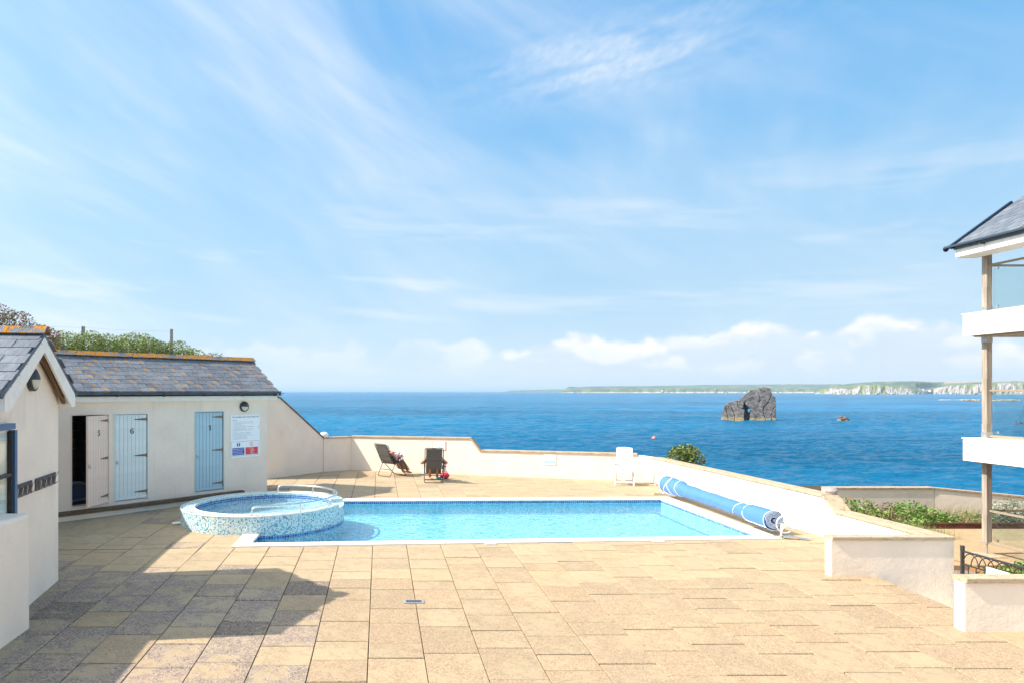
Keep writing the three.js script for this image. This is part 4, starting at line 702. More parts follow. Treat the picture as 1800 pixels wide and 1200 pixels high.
// ================================================================ sea
const SEA = -9.3;
{
  const tt = []; for (let i = 0; i < 60; i++) tt.push(-1.1 + .9 * i / 60); for (let i = 0; i < 640; i++) tt.push(-.2 + 1.2 * i / 640); for (let i = 0; i <= 40; i++) tt.push(1 + .4 * i / 40);
  const dd = [34]; while (dd[dd.length - 1] < 38000) { const d = dd[dd.length - 1]; dd.push(d * (1 + (d < 70 ? .02 : d < 500 ? .0034 : d < 3000 ? .0055 : .02))); }
  const NX = tt.length - 1, ND = dd.length - 1, n = (ND + 1) * (NX + 1), pos = new Float32Array(n * 3), uv = new Float32Array(n * 2), col = new Float32Array(n * 3), idx = new Uint32Array(ND * NX * 6); let q0 = 0;
  const h = (x, d, sp) => {                                        // wind sea running towards the shore, swell below it
    let s = 0; const w = [[23, 11, .42], [9, 4.6, .40], [4.0, 2.1, .34], [1.9, 1.05, .22], [.95, .6, .11]];
    for (const [lx, ld, a] of w) { if (ld < sp * 1.2) continue; const f = Math.min(1, (ld - sp * 1.2) / (sp + .01)); const k = vn(x / lx + 60 + .1 * d / ld, d / ld + 80 + .8 * vn(x / (lx * 1.6), d / (ld * 2.1))); s += a * f * (1 - Math.abs(2 * k - 1)); }
    const ls = sp * 2.2; if (ls > 2) s += Math.min(3, .24 * ls) * (vn(x / (ls * 2.2) + 9, d / ls + 5) - .5);
    return s - .7;
  };
  for (let j = 0; j <= ND; j++) {
    const d = dd[j], sp = (dd[j + 1] ?? d * 1.02) - d;
    for (let i = 0; i <= NX; i++) {
      const x = d * tt[i], k = j * (NX + 1) + i;
      pos[k * 3] = x; pos[k * 3 + 1] = SEA + h(x, d, sp); pos[k * 3 + 2] = -d; uv[k * 2] = x / 30; uv[k * 2 + 1] = d / 14;
      // shoals, weed and wind lanes in the water itself
      const a = fbm(x / 90 + 20, d / 46 + 40, 3), b = fbm(x / 420 + 3, d / 90 + 9, 3), q = .80 + .5 * (a - .5) + .55 * (b - .5);
      col[k * 3] = q * (.7 + .8 * (b - .3)); col[k * 3 + 1] = q; col[k * 3 + 2] = q * (1 - .12 * (a - .5));
      if (i < NX && j < ND) { idx[q0++] = k; idx[q0++] = k + 1; idx[q0++] = k + NX + 2; idx[q0++] = k; idx[q0++] = k + NX + 2; idx[q0++] = k + NX + 1; }
    }
  }
  const g = new THREE.BufferGeometry(); g.setAttribute('position', new THREE.BufferAttribute(pos, 3)); g.setAttribute('uv', new THREE.BufferAttribute(uv, 2)); g.setAttribute('color', new THREE.BufferAttribute(col, 3)); g.setIndex(new THREE.BufferAttribute(idx, 1)); g.computeVertexNormals();
  struct('sea', g, phys({ color: lin(.007, .155, .315), vertexColors: true, roughness: .26, ior: 1.33, specularIntensity: .15, bumpMap: T.seaBump, bumpScale: .25 }));
}

// ================================================================ rocks (distance fields, meshed)
function meshField(fn, c, half, res, flat = false) {               // fn < 0 inside, cube of half-size half round c
  const mc = new MarchingCubes(res, M.black, false, false, 400000); mc.isolation = 0;
  for (let k = 0; k < res; k++) for (let j = 0; j < res; j++) for (let i = 0; i < res; i++) mc.field[i + j * res + k * res * res] = -fn(c[0] + half * (2 * i / res - 1), c[1] + half * (2 * j / res - 1), c[2] + half * (2 * k / res - 1));
  mc.update(); const n = mc.count, p = new Float32Array(n * 3); for (let i = 0; i < n * 3; i++) p[i] = mc.positionArray[i] * half + c[i % 3];
  let g = new THREE.BufferGeometry(); g.setAttribute('position', new THREE.BufferAttribute(p, 3));
  if (!flat) g = mergeVertices(g, half / res * .02); g.computeVertexNormals(); return g;
}
function poly2(pts, x, y) { let d = 1e9, s = 1; for (let i = 0, j = pts.length - 1; i < pts.length; j = i++) { const [ax, ay] = pts[i], [bx, by] = pts[j], ex = bx - ax, ey = by - ay, wx = x - ax, wy = y - ay, t = clamp((wx * ex + wy * ey) / (ex * ex + ey * ey), 0, 1); d = Math.min(d, (wx - ex * t) ** 2 + (wy - ey * t) ** 2); const c = [y >= ay, y < by, ex * wy > ey * wx]; if (c.every(Boolean) || c.every((q) => !q)) s = -s; } return s * Math.sqrt(d); }
const rockMat = std({ vertexColors: true, map: null, roughness: .95 });
function tintRock(g, fn) { const p = g.attributes.position, n = g.attributes.normal, c = new Float32Array(p.count * 3); for (let i = 0; i < p.count; i++) c.set(fn(p.getX(i), p.getY(i), p.getZ(i), n.getX(i), n.getY(i), n.getZ(i)), i * 3); g.setAttribute('color', new THREE.BufferAttribute(c, 3)); return g; }
const seaRockTint = (x, y, z) => {
  const n = p3(x * .5, y * .8, z * .5, 3), f = p3(x * 2.3, y * 2.3, z * 2.3, 2), k = 1 + .6 * n + .7 * f;
  let c = [.115 * k, .108 * k, .107 * k]; const w = sm(.25, .9, p3(x * .8 + 5, y * 1.1, z * .8, 2)); c = [mix(c[0], .24, w), mix(c[1], .205, w), mix(c[2], .17, w)];
  const t = 1.25 + .35 * p3(x * .6, 0, z * .6, 2), wet = sm(t + .12, t - .12, y); return [mix(c[0], .26 * (1 + .3 * f), wet), mix(c[1], .20 * (1 + .3 * f), wet), mix(c[2], .10, wet)];
};
{
  const A = [[-10.6, -2], [-1.6, -2], [-1.4, 5], [-2.2, 9.0], [-4, 8.4], [-8.8, 6.9], [-10.1, 3]], B = [[-2.6, 8.2], [-.6, 6.5], [.9, 4.4], [.6, -2], [10.6, -2], [10.3, 9.5], [8.9, 11.0], [8.4, 13.1], [5.9, 13.7], [1.1, 12.4], [-.9, 10.8], [-2.7, 9.4]];
  const f = (x, y, z) => {
    const bed = y * .9 + x * .34, strat = .26 * perlin.noise(x * .22, bed * .8, z * .3) + .26 * (.5 - Math.abs(perlin.noise(x * .3 + 7, bed * 1.1, z * .34))) + .07 * p3(x * .8, y * .8, z * .8, 3), crack = .5 * sm(.10, 0, Math.abs(perlin.noise(x * .28 + 3, y * .13, z * .3))) + .2 * sm(.07, 0, Math.abs(perlin.noise(x * .4, bed * .6 + 9, z * .4)));
    const za = Math.max(-3.8 - z, z - 4.6 + .28 * y), zb = Math.max(-3.6 - z, z - 3.2 + .13 * y);
    const a = Math.max(poly2(A, x, y), za), b = Math.max(poly2(B, x, y), zb), web = Math.max(poly2([[-3.4, -2], [1.6, -2], [1.6, 9.6], [-3.4, 9]], x, y), Math.max(-3.6 - z, z + .6)), hole = (1 - Math.hypot((x - .35 - .12 * (y - 4)) / .62, (y - 3.9) / 1.0)) * .62;
    return Math.max(Math.min(a, b, web), hole) - .12 + strat * .9 + crack;
  };
  const g = tintRock(meshField(f, [0, 6, 0], 12.5, 120, false), seaRockTint); g.scale(.94, 1, .94);
  const ro = single('rock_arch', 'tall grey sea stack pierced by a small arch, out in the water', 'rock', g, rockMat, V((1315.5 - 667) / 1190 * 280, SEA, 280), -.497);
  const g2 = tintRock(meshField((x, y, z) => Math.max(Math.hypot(x / 2.2, (y + .4) / 2.5, z / 1.6) - 1, -5) * 1.6 + .8 * p3(x * .6, y * .6, z * .6, 4) + (y > 1.6 ? (y - 1.6) * .3 : 0), [0, .5, 0], 3.6, 48), (x, y, z) => { const c = seaRockTint(x, y + .7, z); return [c[0] * 1.05, c[1] * .95, c[2] * .85]; });
  single('small_rock', 'small brown rock alone in the sea beside the stack', 'rock', g2, rockMat, V((1482 - 667) / 1190 * 275, SEA, 275));
  const rf = (seed, len) => tintRock(meshField((x, y, z) => Math.hypot(x / len, (y + .5) / 1.5, z / 6) * 1.6 - 1.6 + 1.1 * p3(x * .22 + seed, y * .3, z * .25, 4), [0, 0, 0], len * 1.35, 56), () => [.36, .27, .17]);
  single('reef', 'low tan reef breaking the water near the timber post', 'rock', rf(3, 17), rockMat, V((1703 - 667) / 1190 * 930, SEA - .1, 930));
  single('reef', 'thin dark reef tip left of the tan reef', 'rock', rf(8, 9), rockMat, V((1665 - 667) / 1190 * 945, SEA - .5, 945));
  single('reef', 'pale reef seen through the balcony glass', 'rock', rf(12, 20), rockMat, V((1772 - 667) / 1190 * 900, SEA + .2, 900));
}
{ // marker buoy
  const b = thing('buoy', 'small orange buoy floating beyond the white chair', 'buoy', V((1150 - 667) / 1190 * 168, SEA + .2, 168));
  part(b, 'float', new THREE.SphereGeometry(.5, 18, 12).scale(1, .85, 1).translate(0, .2, 0), std({ color: lin(.75, .26, .10), roughness: .5 })); part(b, 'eye', new THREE.TorusGeometry(.12, .04, 8, 16).translate(0, .62, 0), M.zinc); part(b, 'tail', cyl(.1, .1, .3, 10, .45, .1, 0).rotateZ(0), M.brick[2]);
}
{ // yacht far out
  const y = thing('sailing_yacht', 'tiny white sailing yacht before the far shore', 'yacht', V((1279 - 667) / 1190 * 2800, SEA, 2800), .5);
  part(y, 'hull', flatShape([[-6, 1.6], [-5, 0], [4.5, 0], [6.5, 1.8]], 3).translate(0, .1, -1.5), M.white); part(y, 'mast', cyl(.14, .1, 15, 8, .5, 9, 0), M.zinc);
  part(y, 'mainsail', flatShape([[.2, 3], [-5.2, 3], [.2, 16]], .1), M.white); part(y, 'jib', flatShape([[.9, 2.6], [5.8, 2.2], [.9, 14]], .1), M.white);
}
{ // two paddlers in a kayak, seen through the balcony glass
  const k = thing('kayak', 'long red kayak on the water seen through balcony glass', 'kayak', V((1791 - 667) / 1190 * 246, SEA + .25, 246), .15), hull = new THREE.SphereGeometry(1, 24, 12).scale(2.6, .24, .36);
  part(k, 'hull', hull, std({ color: lin(.55, .08, .12), roughness: .4 }));
  [-.7, .75].forEach((x, i) => {
    const f = (X, Y, Z) => { const cap = (a, b, r0, r1) => { const A = new THREE.Vector3(...a), B = new THREE.Vector3(...b), P = new THREE.Vector3(X, Y, Z), ab = B.clone().sub(A), t = clamp(P.clone().sub(A).dot(ab) / ab.lengthSq(), 0, 1); return P.distanceTo(A.addScaledVector(ab, t)) - mix(r0, r1, t); }; return Math.min(cap([0, 0, 0], [0, .42, 0], .17, .2), cap([0, .5, 0], [0, .66, 0], .07, .06), Math.hypot(X, (Y - .74) * .9, Z) - .115, cap([0, .44, .22], [.22, .24, .34], .065, .05), cap([.22, .24, .34], [.45, .3, .2], .05, .045), cap([0, .44, -.22], [.22, .24, -.34], .065, .05), cap([.22, .24, -.34], [.45, .3, -.2], .05, .045), cap([0, -.02, .1], [.7, .02, .12], .1, .07), cap([0, -.02, -.1], [.7, .02, -.12], .1, .07)); };
    const p = single('person', i ? 'person in dark top paddling at the bow of the kayak' : 'person in dark top paddling at the stern of the kayak', 'person', meshField(f, [.2, .3, 0], .95, 44), std({ color: lin(.06, .07, .10), roughness: .8 }), V((1791 - 667) / 1190 * 246 + x, SEA + .42, 246 - x * .12), .15);
  });
}

// ================================================================ far coast
function coast(name, label, o) {                                   // strip of land: shore, cliff, fields rising behind
  const nx = o.nx ?? 300, rows = [[0, 0], [.02, .12], [.05, .3], [.08, .5], [.11, .7], [.14, .88], [.17, 1], [.28, 1.02], [.42, 1.04], [.58, 1.06], [.74, 1.08], [.88, 1.09], [1, 1.1]], pos = [], col = [], idx = [];
  for (let i = 0; i <= nx; i++) {
    const u = mix(o.px[0], o.px[1], i / nx), t = (u - 667) / 1190, sh = o.shore(u), cl = o.cliff(u), hi = o.hill(u);
    rows.forEach(([s, k], j) => {
      const n = p3(u * .11 + o.seed, j * .16, 3.3, 4), m = p3(u * .6, j * .5, o.seed, 3);
      const d = sh + o.deep * s + (j && s < .2 ? (n * .9 + m * .5) * o.deep * .05 : 0);
      const y = SEA - 1 + (s <= .17 ? cl * k * (1 + .13 * n + .07 * m) : mix(cl, hi, sm(.17, 1, s)) * (1 + .02 * n));
      pos.push(d * t, y, -d); col.push(...o.color(u, s, n, m, y));
      if (i < nx && j < rows.length - 1) { const a = i * rows.length + j; idx.push(a, a + rows.length, a + rows.length + 1, a, a + rows.length + 1, a + 1); }
    });
  }
  let g = new THREE.BufferGeometry(); g.setAttribute('position', new THREE.Float32BufferAttribute(pos, 3)); g.setAttribute('color', new THREE.Float32BufferAttribute(col, 3)); g.setIndex(idx); if (o.flat) g = g.toNonIndexed(); g.computeVertexNormals();
  const m = struct(name, g, std({ vertexColors: true, roughness: 1, side: THREE.DoubleSide })); m.userData.label = label; return m;
}
const pxH = (pts, d) => (u) => (lerpPts(pts, u)) * d / 1190;       // heights read as angles
const field = (u, s, k) => { const c = [[.085, .125, .06], [.12, .15, .07], [.07, .105, .055], [.17, .17, .095], [.10, .14, .065]], q = Math.floor(vn(Math.floor(u / 16 + s * 5) * 3.7, Math.floor(s * 7) * 5.1) * 5); return c[Math.min(4, q)].map((x) => x * k); };
coast('far_hills', 'hazy far headland', { px: [860, 1000], shore: () => 9000, deep: 600, cliff: pxH([[885, .5], [895, 3], [925, 4.2], [980, 5], [1000, 5]], 9000), hill: pxH([[885, .5], [895, 3], [925, 4.2], [980, 5], [1000, 5]], 9000), seed: 2, nx: 90, color: () => [.11, .15, .09] });
coast('hills', 'green hills across the bay', { px: [975, 1480], shore: () => 5200, deep: 900, cliff: pxH([[978, 0], [985, 2.5], [1000, 8], [1010, 6.2], [1060, 7], [1150, 7.6], [1230, 9], [1300, 7.5], [1480, 8]], 5200), hill: pxH([[978, 0], [988, 4.5], [1001, 12], [1012, 11], [1050, 12.4], [1150, 13], [1250, 15], [1350, 15.8], [1480, 16.5]], 5600), seed: 5, nx: 320, color: (u, s, n, m) => (s < .03 ? [.50, .44, .34] : s < .2 ? (n > .12 ? [.16, .19, .085] : [.085, .125, .06]) : field(u, s, 1)) });
coast('cliffs', 'pale limestone cliffs and green fields across the bay', { px: [1432, 2150], shore: (u) => 2650 + lerpPts([[1432, 500], [1470, 260], [1540, 60], [1610, 40], [1640, 380], [1680, 330], [1760, 200], [2150, -200]], u), deep: 620, flat: true,
  cliff: pxH([[1432, 1], [1450, 10], [1470, 13], [1500, 9], [1512, 16.5], [1545, 17], [1560, 15], [1590, 12], [1612, 6], [1634, 9], [1660, 15], [1700, 19], [1760, 21], [2150, 26]], 2800), hill: pxH([[1432, 3], [1450, 13], [1500, 20], [1560, 22.5], [1620, 23], [1700, 23.2], [1800, 25], [2150, 32]], 3250), seed: 9, nx: 520,
  color: (u, s, n, m) => { if (s < .18) { const veg = sm(.1, .35, n + .35 * sm(.08, .17, s) - .05), k = .70 + .5 * m; return [mix(.46 * k, .15, veg), mix(.42 * k, .18, veg), mix(.37 * k, .07, veg)]; } if (s > .4 && s < .75 && Math.abs(u - 1632 - 8 * n) < 20 - 30 * Math.abs(s - .58) + 8 * m) return [.035, .06, .03]; return s > .7 && u > 1660 ? [.36, .28, .18] : field(u, s, 1.05); } });
{ // white houses along the far beach and on the cliff
  const r = rng(91); const spots = [[1008, 5190, 0], [1012, 5190, 0], [1165, 5230, 12], [1272, 5190, 0], [1312, 5190, 0], [1318, 5200, 4], [1366, 5190, 0], [1618, 2990, 16], [1611, 2985, 20], [1625, 2995, 14], [1636, 3000, 10]];
  spots.forEach(([u, d, y], i) => { const w = d > 4000 ? 18 : 13, h = d > 4000 ? 11 : 11, b = thing('far_house', ['white house at the foot of the far hill point', 'second white house at the far hill point', 'lone pale house high on the green far hill', 'white house on the far beach left of the sea stack', 'white house on the far beach beside the sea stack', 'pale house just above the far beach', 'white house on the far beach right of the sea stack', 'white house in the dip of the pale cliffs', 'upper white house in the dip of the pale cliffs', 'lower white house in the dip of the pale cliffs', 'white house nearest the timber post on the cliffs'][i], 'house', V((u - 667) / 1190 * d, SEA + y, d), r() * .6, 'houses across the bay'); part(b, 'wall', box(w, h * .65, w * .6, 0, h * .33, 0), M.white); part(b, 'roof', flatShape([[-w * .52, h * .65], [w * .52, h * .65], [0, h]], w * .64).translate(0, 0, -w * .32), M.slate[0]); });
}

// ================================================================ loungers and people
const fabric = phys({ color: lin(.27, .265, .26), map: rep(T.weave, 1), roughness: .86, transmission: .45, thickness: 0, side: THREE.DoubleSide });
function recliner(name, label, pos, turn) {
  const c = thing(name, label, 'recliner', pos, turn, 'loungers facing the sea'), X = .27, tubeM = std({ color: lin(.075, .075, .08), roughness: .35, metalness: .5 });
  const Y = (f, y, x = 0) => [x, y, -f];
  // frame: back and seat loop, leg rest loop, two floor loops
  const loop = (pts) => { const l = pts.map(([f, y]) => Y(f, y, -X)), r = pts.map(([f, y]) => Y(f, y, X)).reverse(); return [...l, ...r]; };
  const round = (pts, k = .05) => { const out = []; pts.forEach((p, i) => { if (!i || i === pts.length - 1) { out.push(p); return; } const P = new THREE.Vector3(...p), a = new THREE.Vector3(...pts[i - 1]).sub(P), b = new THREE.Vector3(...pts[i + 1]).sub(P); out.push(P.clone().addScaledVector(a.clone().normalize(), Math.min(k, a.length() / 3)).toArray(), P.clone().addScaledVector(a.clone().normalize(), k * .25).addScaledVector(b.clone().normalize(), k * .25).toArray(), P.clone().addScaledVector(b.clone().normalize(), Math.min(k, b.length() / 3)).toArray()); }); return out; };
  const path = (pts, r = .0125) => { const q = round(pts), cu = new THREE.CurvePath(); for (let i = 0; i + 1 < q.length; i++) cu.add(new THREE.LineCurve3(new THREE.Vector3(...q[i]), new THREE.Vector3(...q[i + 1]))); const list = []; for (let i = 0; i + 1 < q.length; i++) list.push(bar(q[i], q[i + 1], r, 8), new THREE.SphereGeometry(r, 8, 6).translate(...q[i])); return join(list); };
  part(c, 'back_frame', path(loop([[0.02, .40], [-.33, 1.05]])), tubeM);
  part(c, 'seat_frame', join([path([Y(.02, .40, -X), Y(.46, .49, -X), Y(.74, .17, -X), Y(.74, .17, X), Y(.46, .49, X), Y(.02, .40, X)])]), tubeM);
  part(c, 'leg', path([Y(.08, .46, -X - .02), Y(-.16, .013, -X - .02), Y(-.16, .013, X + .02), Y(.08, .46, X + .02)]), tubeM);
  part(c, 'leg', path([Y(-.06, .58, -X - .02), Y(.56, .013, -X - .02), Y(.56, .013, X + .02), Y(-.06, .58, X + .02)]), tubeM);
  part(c, 'crossbar', bar(Y(-.05, .22, -X), Y(-.05, .22, X), .011), tubeM);
  for (const s of [-1, 1]) { part(c, 'armrest', rbox(.05, .025, .36, .01, s * (X + .035), .60, -.10, 2), M.charcoal); part(c, 'link', bar(Y(.2, .46, s * (X + .01)), Y(.2, .6, s * (X + .03)), .009), tubeM); }
  const sheet = (pts, w, th = .004) => { const a = pts.map(([f, y]) => [f, y]), b = pts.map(([f, y]) => [f + .001, y - th]).reverse(); const g = flatShape([...a, ...b], w); g.translate(0, 0, -w / 2); g.rotateY(Math.PI / 2); return g; };
  part(c, 'back_fabric', sheet([[-.315, 1.03], [-.2, .78], [-.06, .52], [.04, .40]], .47), fabric);
  part(c, 'seat_fabric', sheet([[.04, .40], [.2, .405], [.34, .44], [.46, .478]], .47), fabric); part(c, 'leg_fabric', sheet([[.46, .478], [.6, .34], [.72, .19]], .47), fabric);
  part(c, 'head_pad', rbox(.44, .15, .04, .018, 0, 0, 0, 2), std({ color: lin(.05, .05, .05), roughness: .9 }), new THREE.Vector3(0, .95, .255), [.46, 0, 0]);
  const lace = []; for (const s of [-1, 1]) for (let i = 0; i < 16; i++) { const t = .08 + i * .055, f = mix(.02, -.33, t), y = mix(.4, 1.05, t); lace.push(bar(Y(f, y, s * .235), Y(f, y + .012, s * X), .003, 4)); }
  part(c, 'lacing', join(lace), std({ color: lin(.55, .55, .53), roughness: .8 }));
  part(c, 'stay_bar', bar(Y(-.13, .66, -X), Y(-.13, .66, X), .009), M.black);
  return c;
}
const L1 = [V(.26, 0, 21.70), -.83], L2 = [V(1.63, 0, 20.2), -.06];
recliner('recliner', 'mesh recliner turned side on beside the shadowed corner', ...L1);
recliner('recliner', 'mesh recliner seen from behind under the water depth sign', ...L2);
const smin = (a, b, k) => { const h = clamp(.5 + .5 * (b - a) / k, 0, 1); return mix(b, a, h) - k * h * (1 - h); };
function capsule(P, a, b, r0, r1) { const abx = b[0] - a[0], aby = b[1] - a[1], abz = b[2] - a[2], t = clamp(((P[0] - a[0]) * abx + (P[1] - a[1]) * aby + (P[2] - a[2]) * abz) / (abx * abx + aby * aby + abz * abz), 0, 1); return Math.hypot(P[0] - a[0] - abx * t, P[1] - a[1] - aby * t, P[2] - a[2] - abz * t) - mix(r0, r1, t); }
function person(label, pos, turn, o) {
  const hip = [0, .535, -.16], chest = [0, .71, -.05], neck = [0, .80, .015], head = [0, .905, .05];
  const limbs = [[hip, chest, .115, .125], [chest, neck, .09, .055], [neck, head, .055, .06]];
  for (const s of [-1, 1]) { const sh = [s * .18, .74, -.02], el = o.elbow(s), ha = o.hand(s); limbs.push([[s * .09, .725, -.03], sh, .075, .062], [sh, el, .058, .043], [el, ha, .043, .03]); limbs.push([[s * .09, .52, -.17], [s * .12, .60, -.47], .078, .06], [[s * .12, .60, -.47], [s * .11, .10, -.80], .058, .036], [[s * .11, .10, -.80], [s * .12, .05, -.95], .04, .028]); }
  const headF = (x, y, z) => { let d = Math.hypot(x / .078, (y - head[1]) / .115, (z - head[2]) / .095) * .09 - .09; d = smin(d, Math.hypot(x, y - head[1] + .085, z - head[2] + .045) - .045, .03); d = smin(d, capsule([x, y, z], [0, head[1] + .01, head[2] - .09], [0, head[1] - .03, head[2] - .108], .008, .014), .012); for (const s of [-1, 1]) d = smin(d, Math.hypot((x - s * .08) * 2, y - head[1], z - head[2] - .01) - .026, .008); for (const s of [-1, 1]) d = Math.max(d, -(Math.hypot(x - s * .03, y - head[1] - .012, z - head[2] + .096) - .012)); return Math.max(d, -(Math.hypot(x * .6, (y - head[1] + .055) * 3, z - head[2] + .095) - .014)); };
  const body = (x, y, z) => { let d = 1e3; for (const [a, b, r0, r1] of limbs) d = smin(d, capsule([x, y, z], a, b, r0, r1), .035); return smin(d, headF(x, y, z), .02); };
  const geos = [meshField(body, [0, .52, -.32], .78, 84)];
  for (const s of [-1, 1]) {                                       // hands with separate curled fingers
    const h = o.hand(s), e = o.elbow(s), dir = new THREE.Vector3(h[0] - e[0], h[1] - e[1], h[2] - e[2]).normalize(), sd = new THREE.Vector3(-s, 0, 0).addScaledVector(dir, s * dir.x).normalize(), dn = new THREE.Vector3().crossVectors(dir, sd).multiplyScalar(s).normalize(); if (dn.y > 0) dn.negate();
    const pt = (a, b, c) => [h[0] + dir.x * a + sd.x * b + dn.x * c, h[1] + dir.y * a + sd.y * b + dn.y * c, h[2] + dir.z * a + sd.z * b + dn.z * c], bones = [[pt(0, 0, 0), pt(.075, 0, 0), .027, .03]];
    [[-.028, .062], [-.009, .074], [.010, .070], [.028, .056]].forEach(([b, l]) => bones.push([pt(.085, b, 0), pt(.085 + l * .5, b * 1.1, .012), .0088, .0082], [pt(.085 + l * .5, b * 1.1, .012), pt(.085 + l * .85, b * 1.1, .042), .008, .007])); bones.push([pt(.03, .026, 0), pt(.07, .055, .012), .0105, .009], [pt(.07, .055, .012), pt(.10, .05, .03), .009, .0078]);
    geos.push(meshField((x, y, z) => { let d = 1e3; bones.forEach(([a, b, r0, r1], i) => { d = smin(d, capsule([x, y, z], a, b, r0, r1), i ? .006 : .006); }); return d; }, pt(.07, 0, .015), .125, 44));
  }
  const t = thing('person', label, 'person', pos, turn);
  part(t, 'body', mergeGeometries(geos.map((g) => { const q = g.toNonIndexed(); for (const k of Object.keys(q.attributes)) if (!['position', 'normal'].includes(k)) q.deleteAttribute(k); return q; })), std({ color: lin(...o.skin), roughness: .6 }));
  part(t, 'hair', meshField((x, y, z) => Math.max(headF(x, y, z) - .014, -(z - head[2] + .045 + (y - head[1] - .06) * -.5), -(y - head[1] + .075)), [0, .93, .1], .17, 48), std({ color: lin(...o.hair), roughness: .9 }));
  const cloth = (f, hi, lo) => meshField((x, y, z) => Math.max(body(x, y, z) - .012, f(x, y, z)), [0, .52, -.32], .78, 84);
  part(t, 'shorts', cloth((x, y, z) => Math.max(z - (y - .5) * .35 - .06, -.36 - z, y - .64, -(y - .36), Math.abs(x) - .215)), std({ color: lin(...o.shorts), roughness: .9 }));
  if (o.top) part(t, 'top', cloth((x, y, z) => Math.max(-(z - (y - .5) * .35 + .04) , Math.abs(x) - .20, y - .78, -(y - .5))), std({ color: lin(...o.top), roughness: .9 }));
  return t;
}
person('person reading a newspaper in the side on recliner', ...L1, { skin: [.50, .22, .14], hair: [.62, .60, .57], shorts: [.03, .05, .14], elbow: (s) => [s * .31, .58, -.10], hand: (s) => [s * .17, .70, -.34] });
person('person lying back in the recliner below the depth sign', ...L2, { skin: [.46, .20, .11], hair: [.10, .08, .07], shorts: [.05, .05, .07], top: [.30, .28, .27], elbow: (s) => [s * .36, .585, -.06], hand: (s) => [s * .14, .60, -.30] });
{ // newspaper
  const p = thing('newspaper', 'open pale blue and white newspaper held over the lap', 'newspaper', ...L1);
  for (const s of [-1, 1]) part(p, 'page', box(.24, .32, .004, s * .12, 0, 0), s < 0 ? std({ color: lin(.35, .45, .62), roughness: .9 }) : std({ color: lin(.66, .65, .60), roughness: .9 }), new THREE.Vector3(s * .01, .68, -.47), [-.7, s * .22, 0]);
}
{ // things on the ground by the second recliner
  const b = thing('beach_bag', 'small red beach bag on the paving by the recliner', 'bag', V(2.03, 0, 21.05), .4);
  part(b, 'body', new THREE.SphereGeometry(.14, 20, 14).scale(1.15, .75, .8).translate(0, .1, 0), std({ color: lin(.66, .04, .08), roughness: .7 })); part(b, 'strap', new THREE.TorusGeometry(.09, .012, 8, 18, Math.PI).translate(0, .17, 0), std({ color: lin(.62, .05, .12), roughness: .7 }));
  const bt = thing('drink_bottle', 'turquoise bottle lying against the red bag', 'bottle', V(1.84, .035, 20.95), .7); part(bt, 'barrel', cyl(.034, .034, .17, 16).rotateZ(Math.PI / 2), std({ color: lin(.02, .42, .55), roughness: .3 })); part(bt, 'cap', cyl(.02, .02, .035, 12).rotateZ(Math.PI / 2).translate(.1, 0, 0), M.white);
  const tw = thing('folded_towel', 'white and lilac towel tucked by the recliner arm', 'towel', V(1.97, .29, 20.32), .1); part(tw, 'fold', rbox(.07, .26, .1, .025, 0, .14, 0, 3), std({ color: lin(.78, .76, .80), roughness: 1 })); part(tw, 'stripe', rbox(.074, .06, .104, .02, 0, .18, 0, 2), std({ color: lin(.30, .16, .50), roughness: 1 }));
  for (const [dx, k] of [[0, 'left hand of a dark pair'], [.12, 'right hand of a dark pair']]) { const s = thing('sandal', 'dark sandal by the recliner, ' + k, 'sandal', V(1.28 + dx, 0, 21.5 + dx * .6), .3 + dx * 3, 'pair of sandals'); const sh = new THREE.Shape(); sh.absellipse(0, 0, .045, .125, 0, 6.3, false); part(s, 'sole', new THREE.ExtrudeGeometry(sh, { depth: .022, bevelEnabled: true, bevelSize: .004, bevelThickness: .004, bevelSegments: 1 }).rotateX(-Math.PI / 2).translate(0, .004, 0), M.charcoal); part(s, 'strap', new THREE.TorusGeometry(.045, .009, 8, 14, Math.PI).translate(0, .025, -.03), M.black); }
}

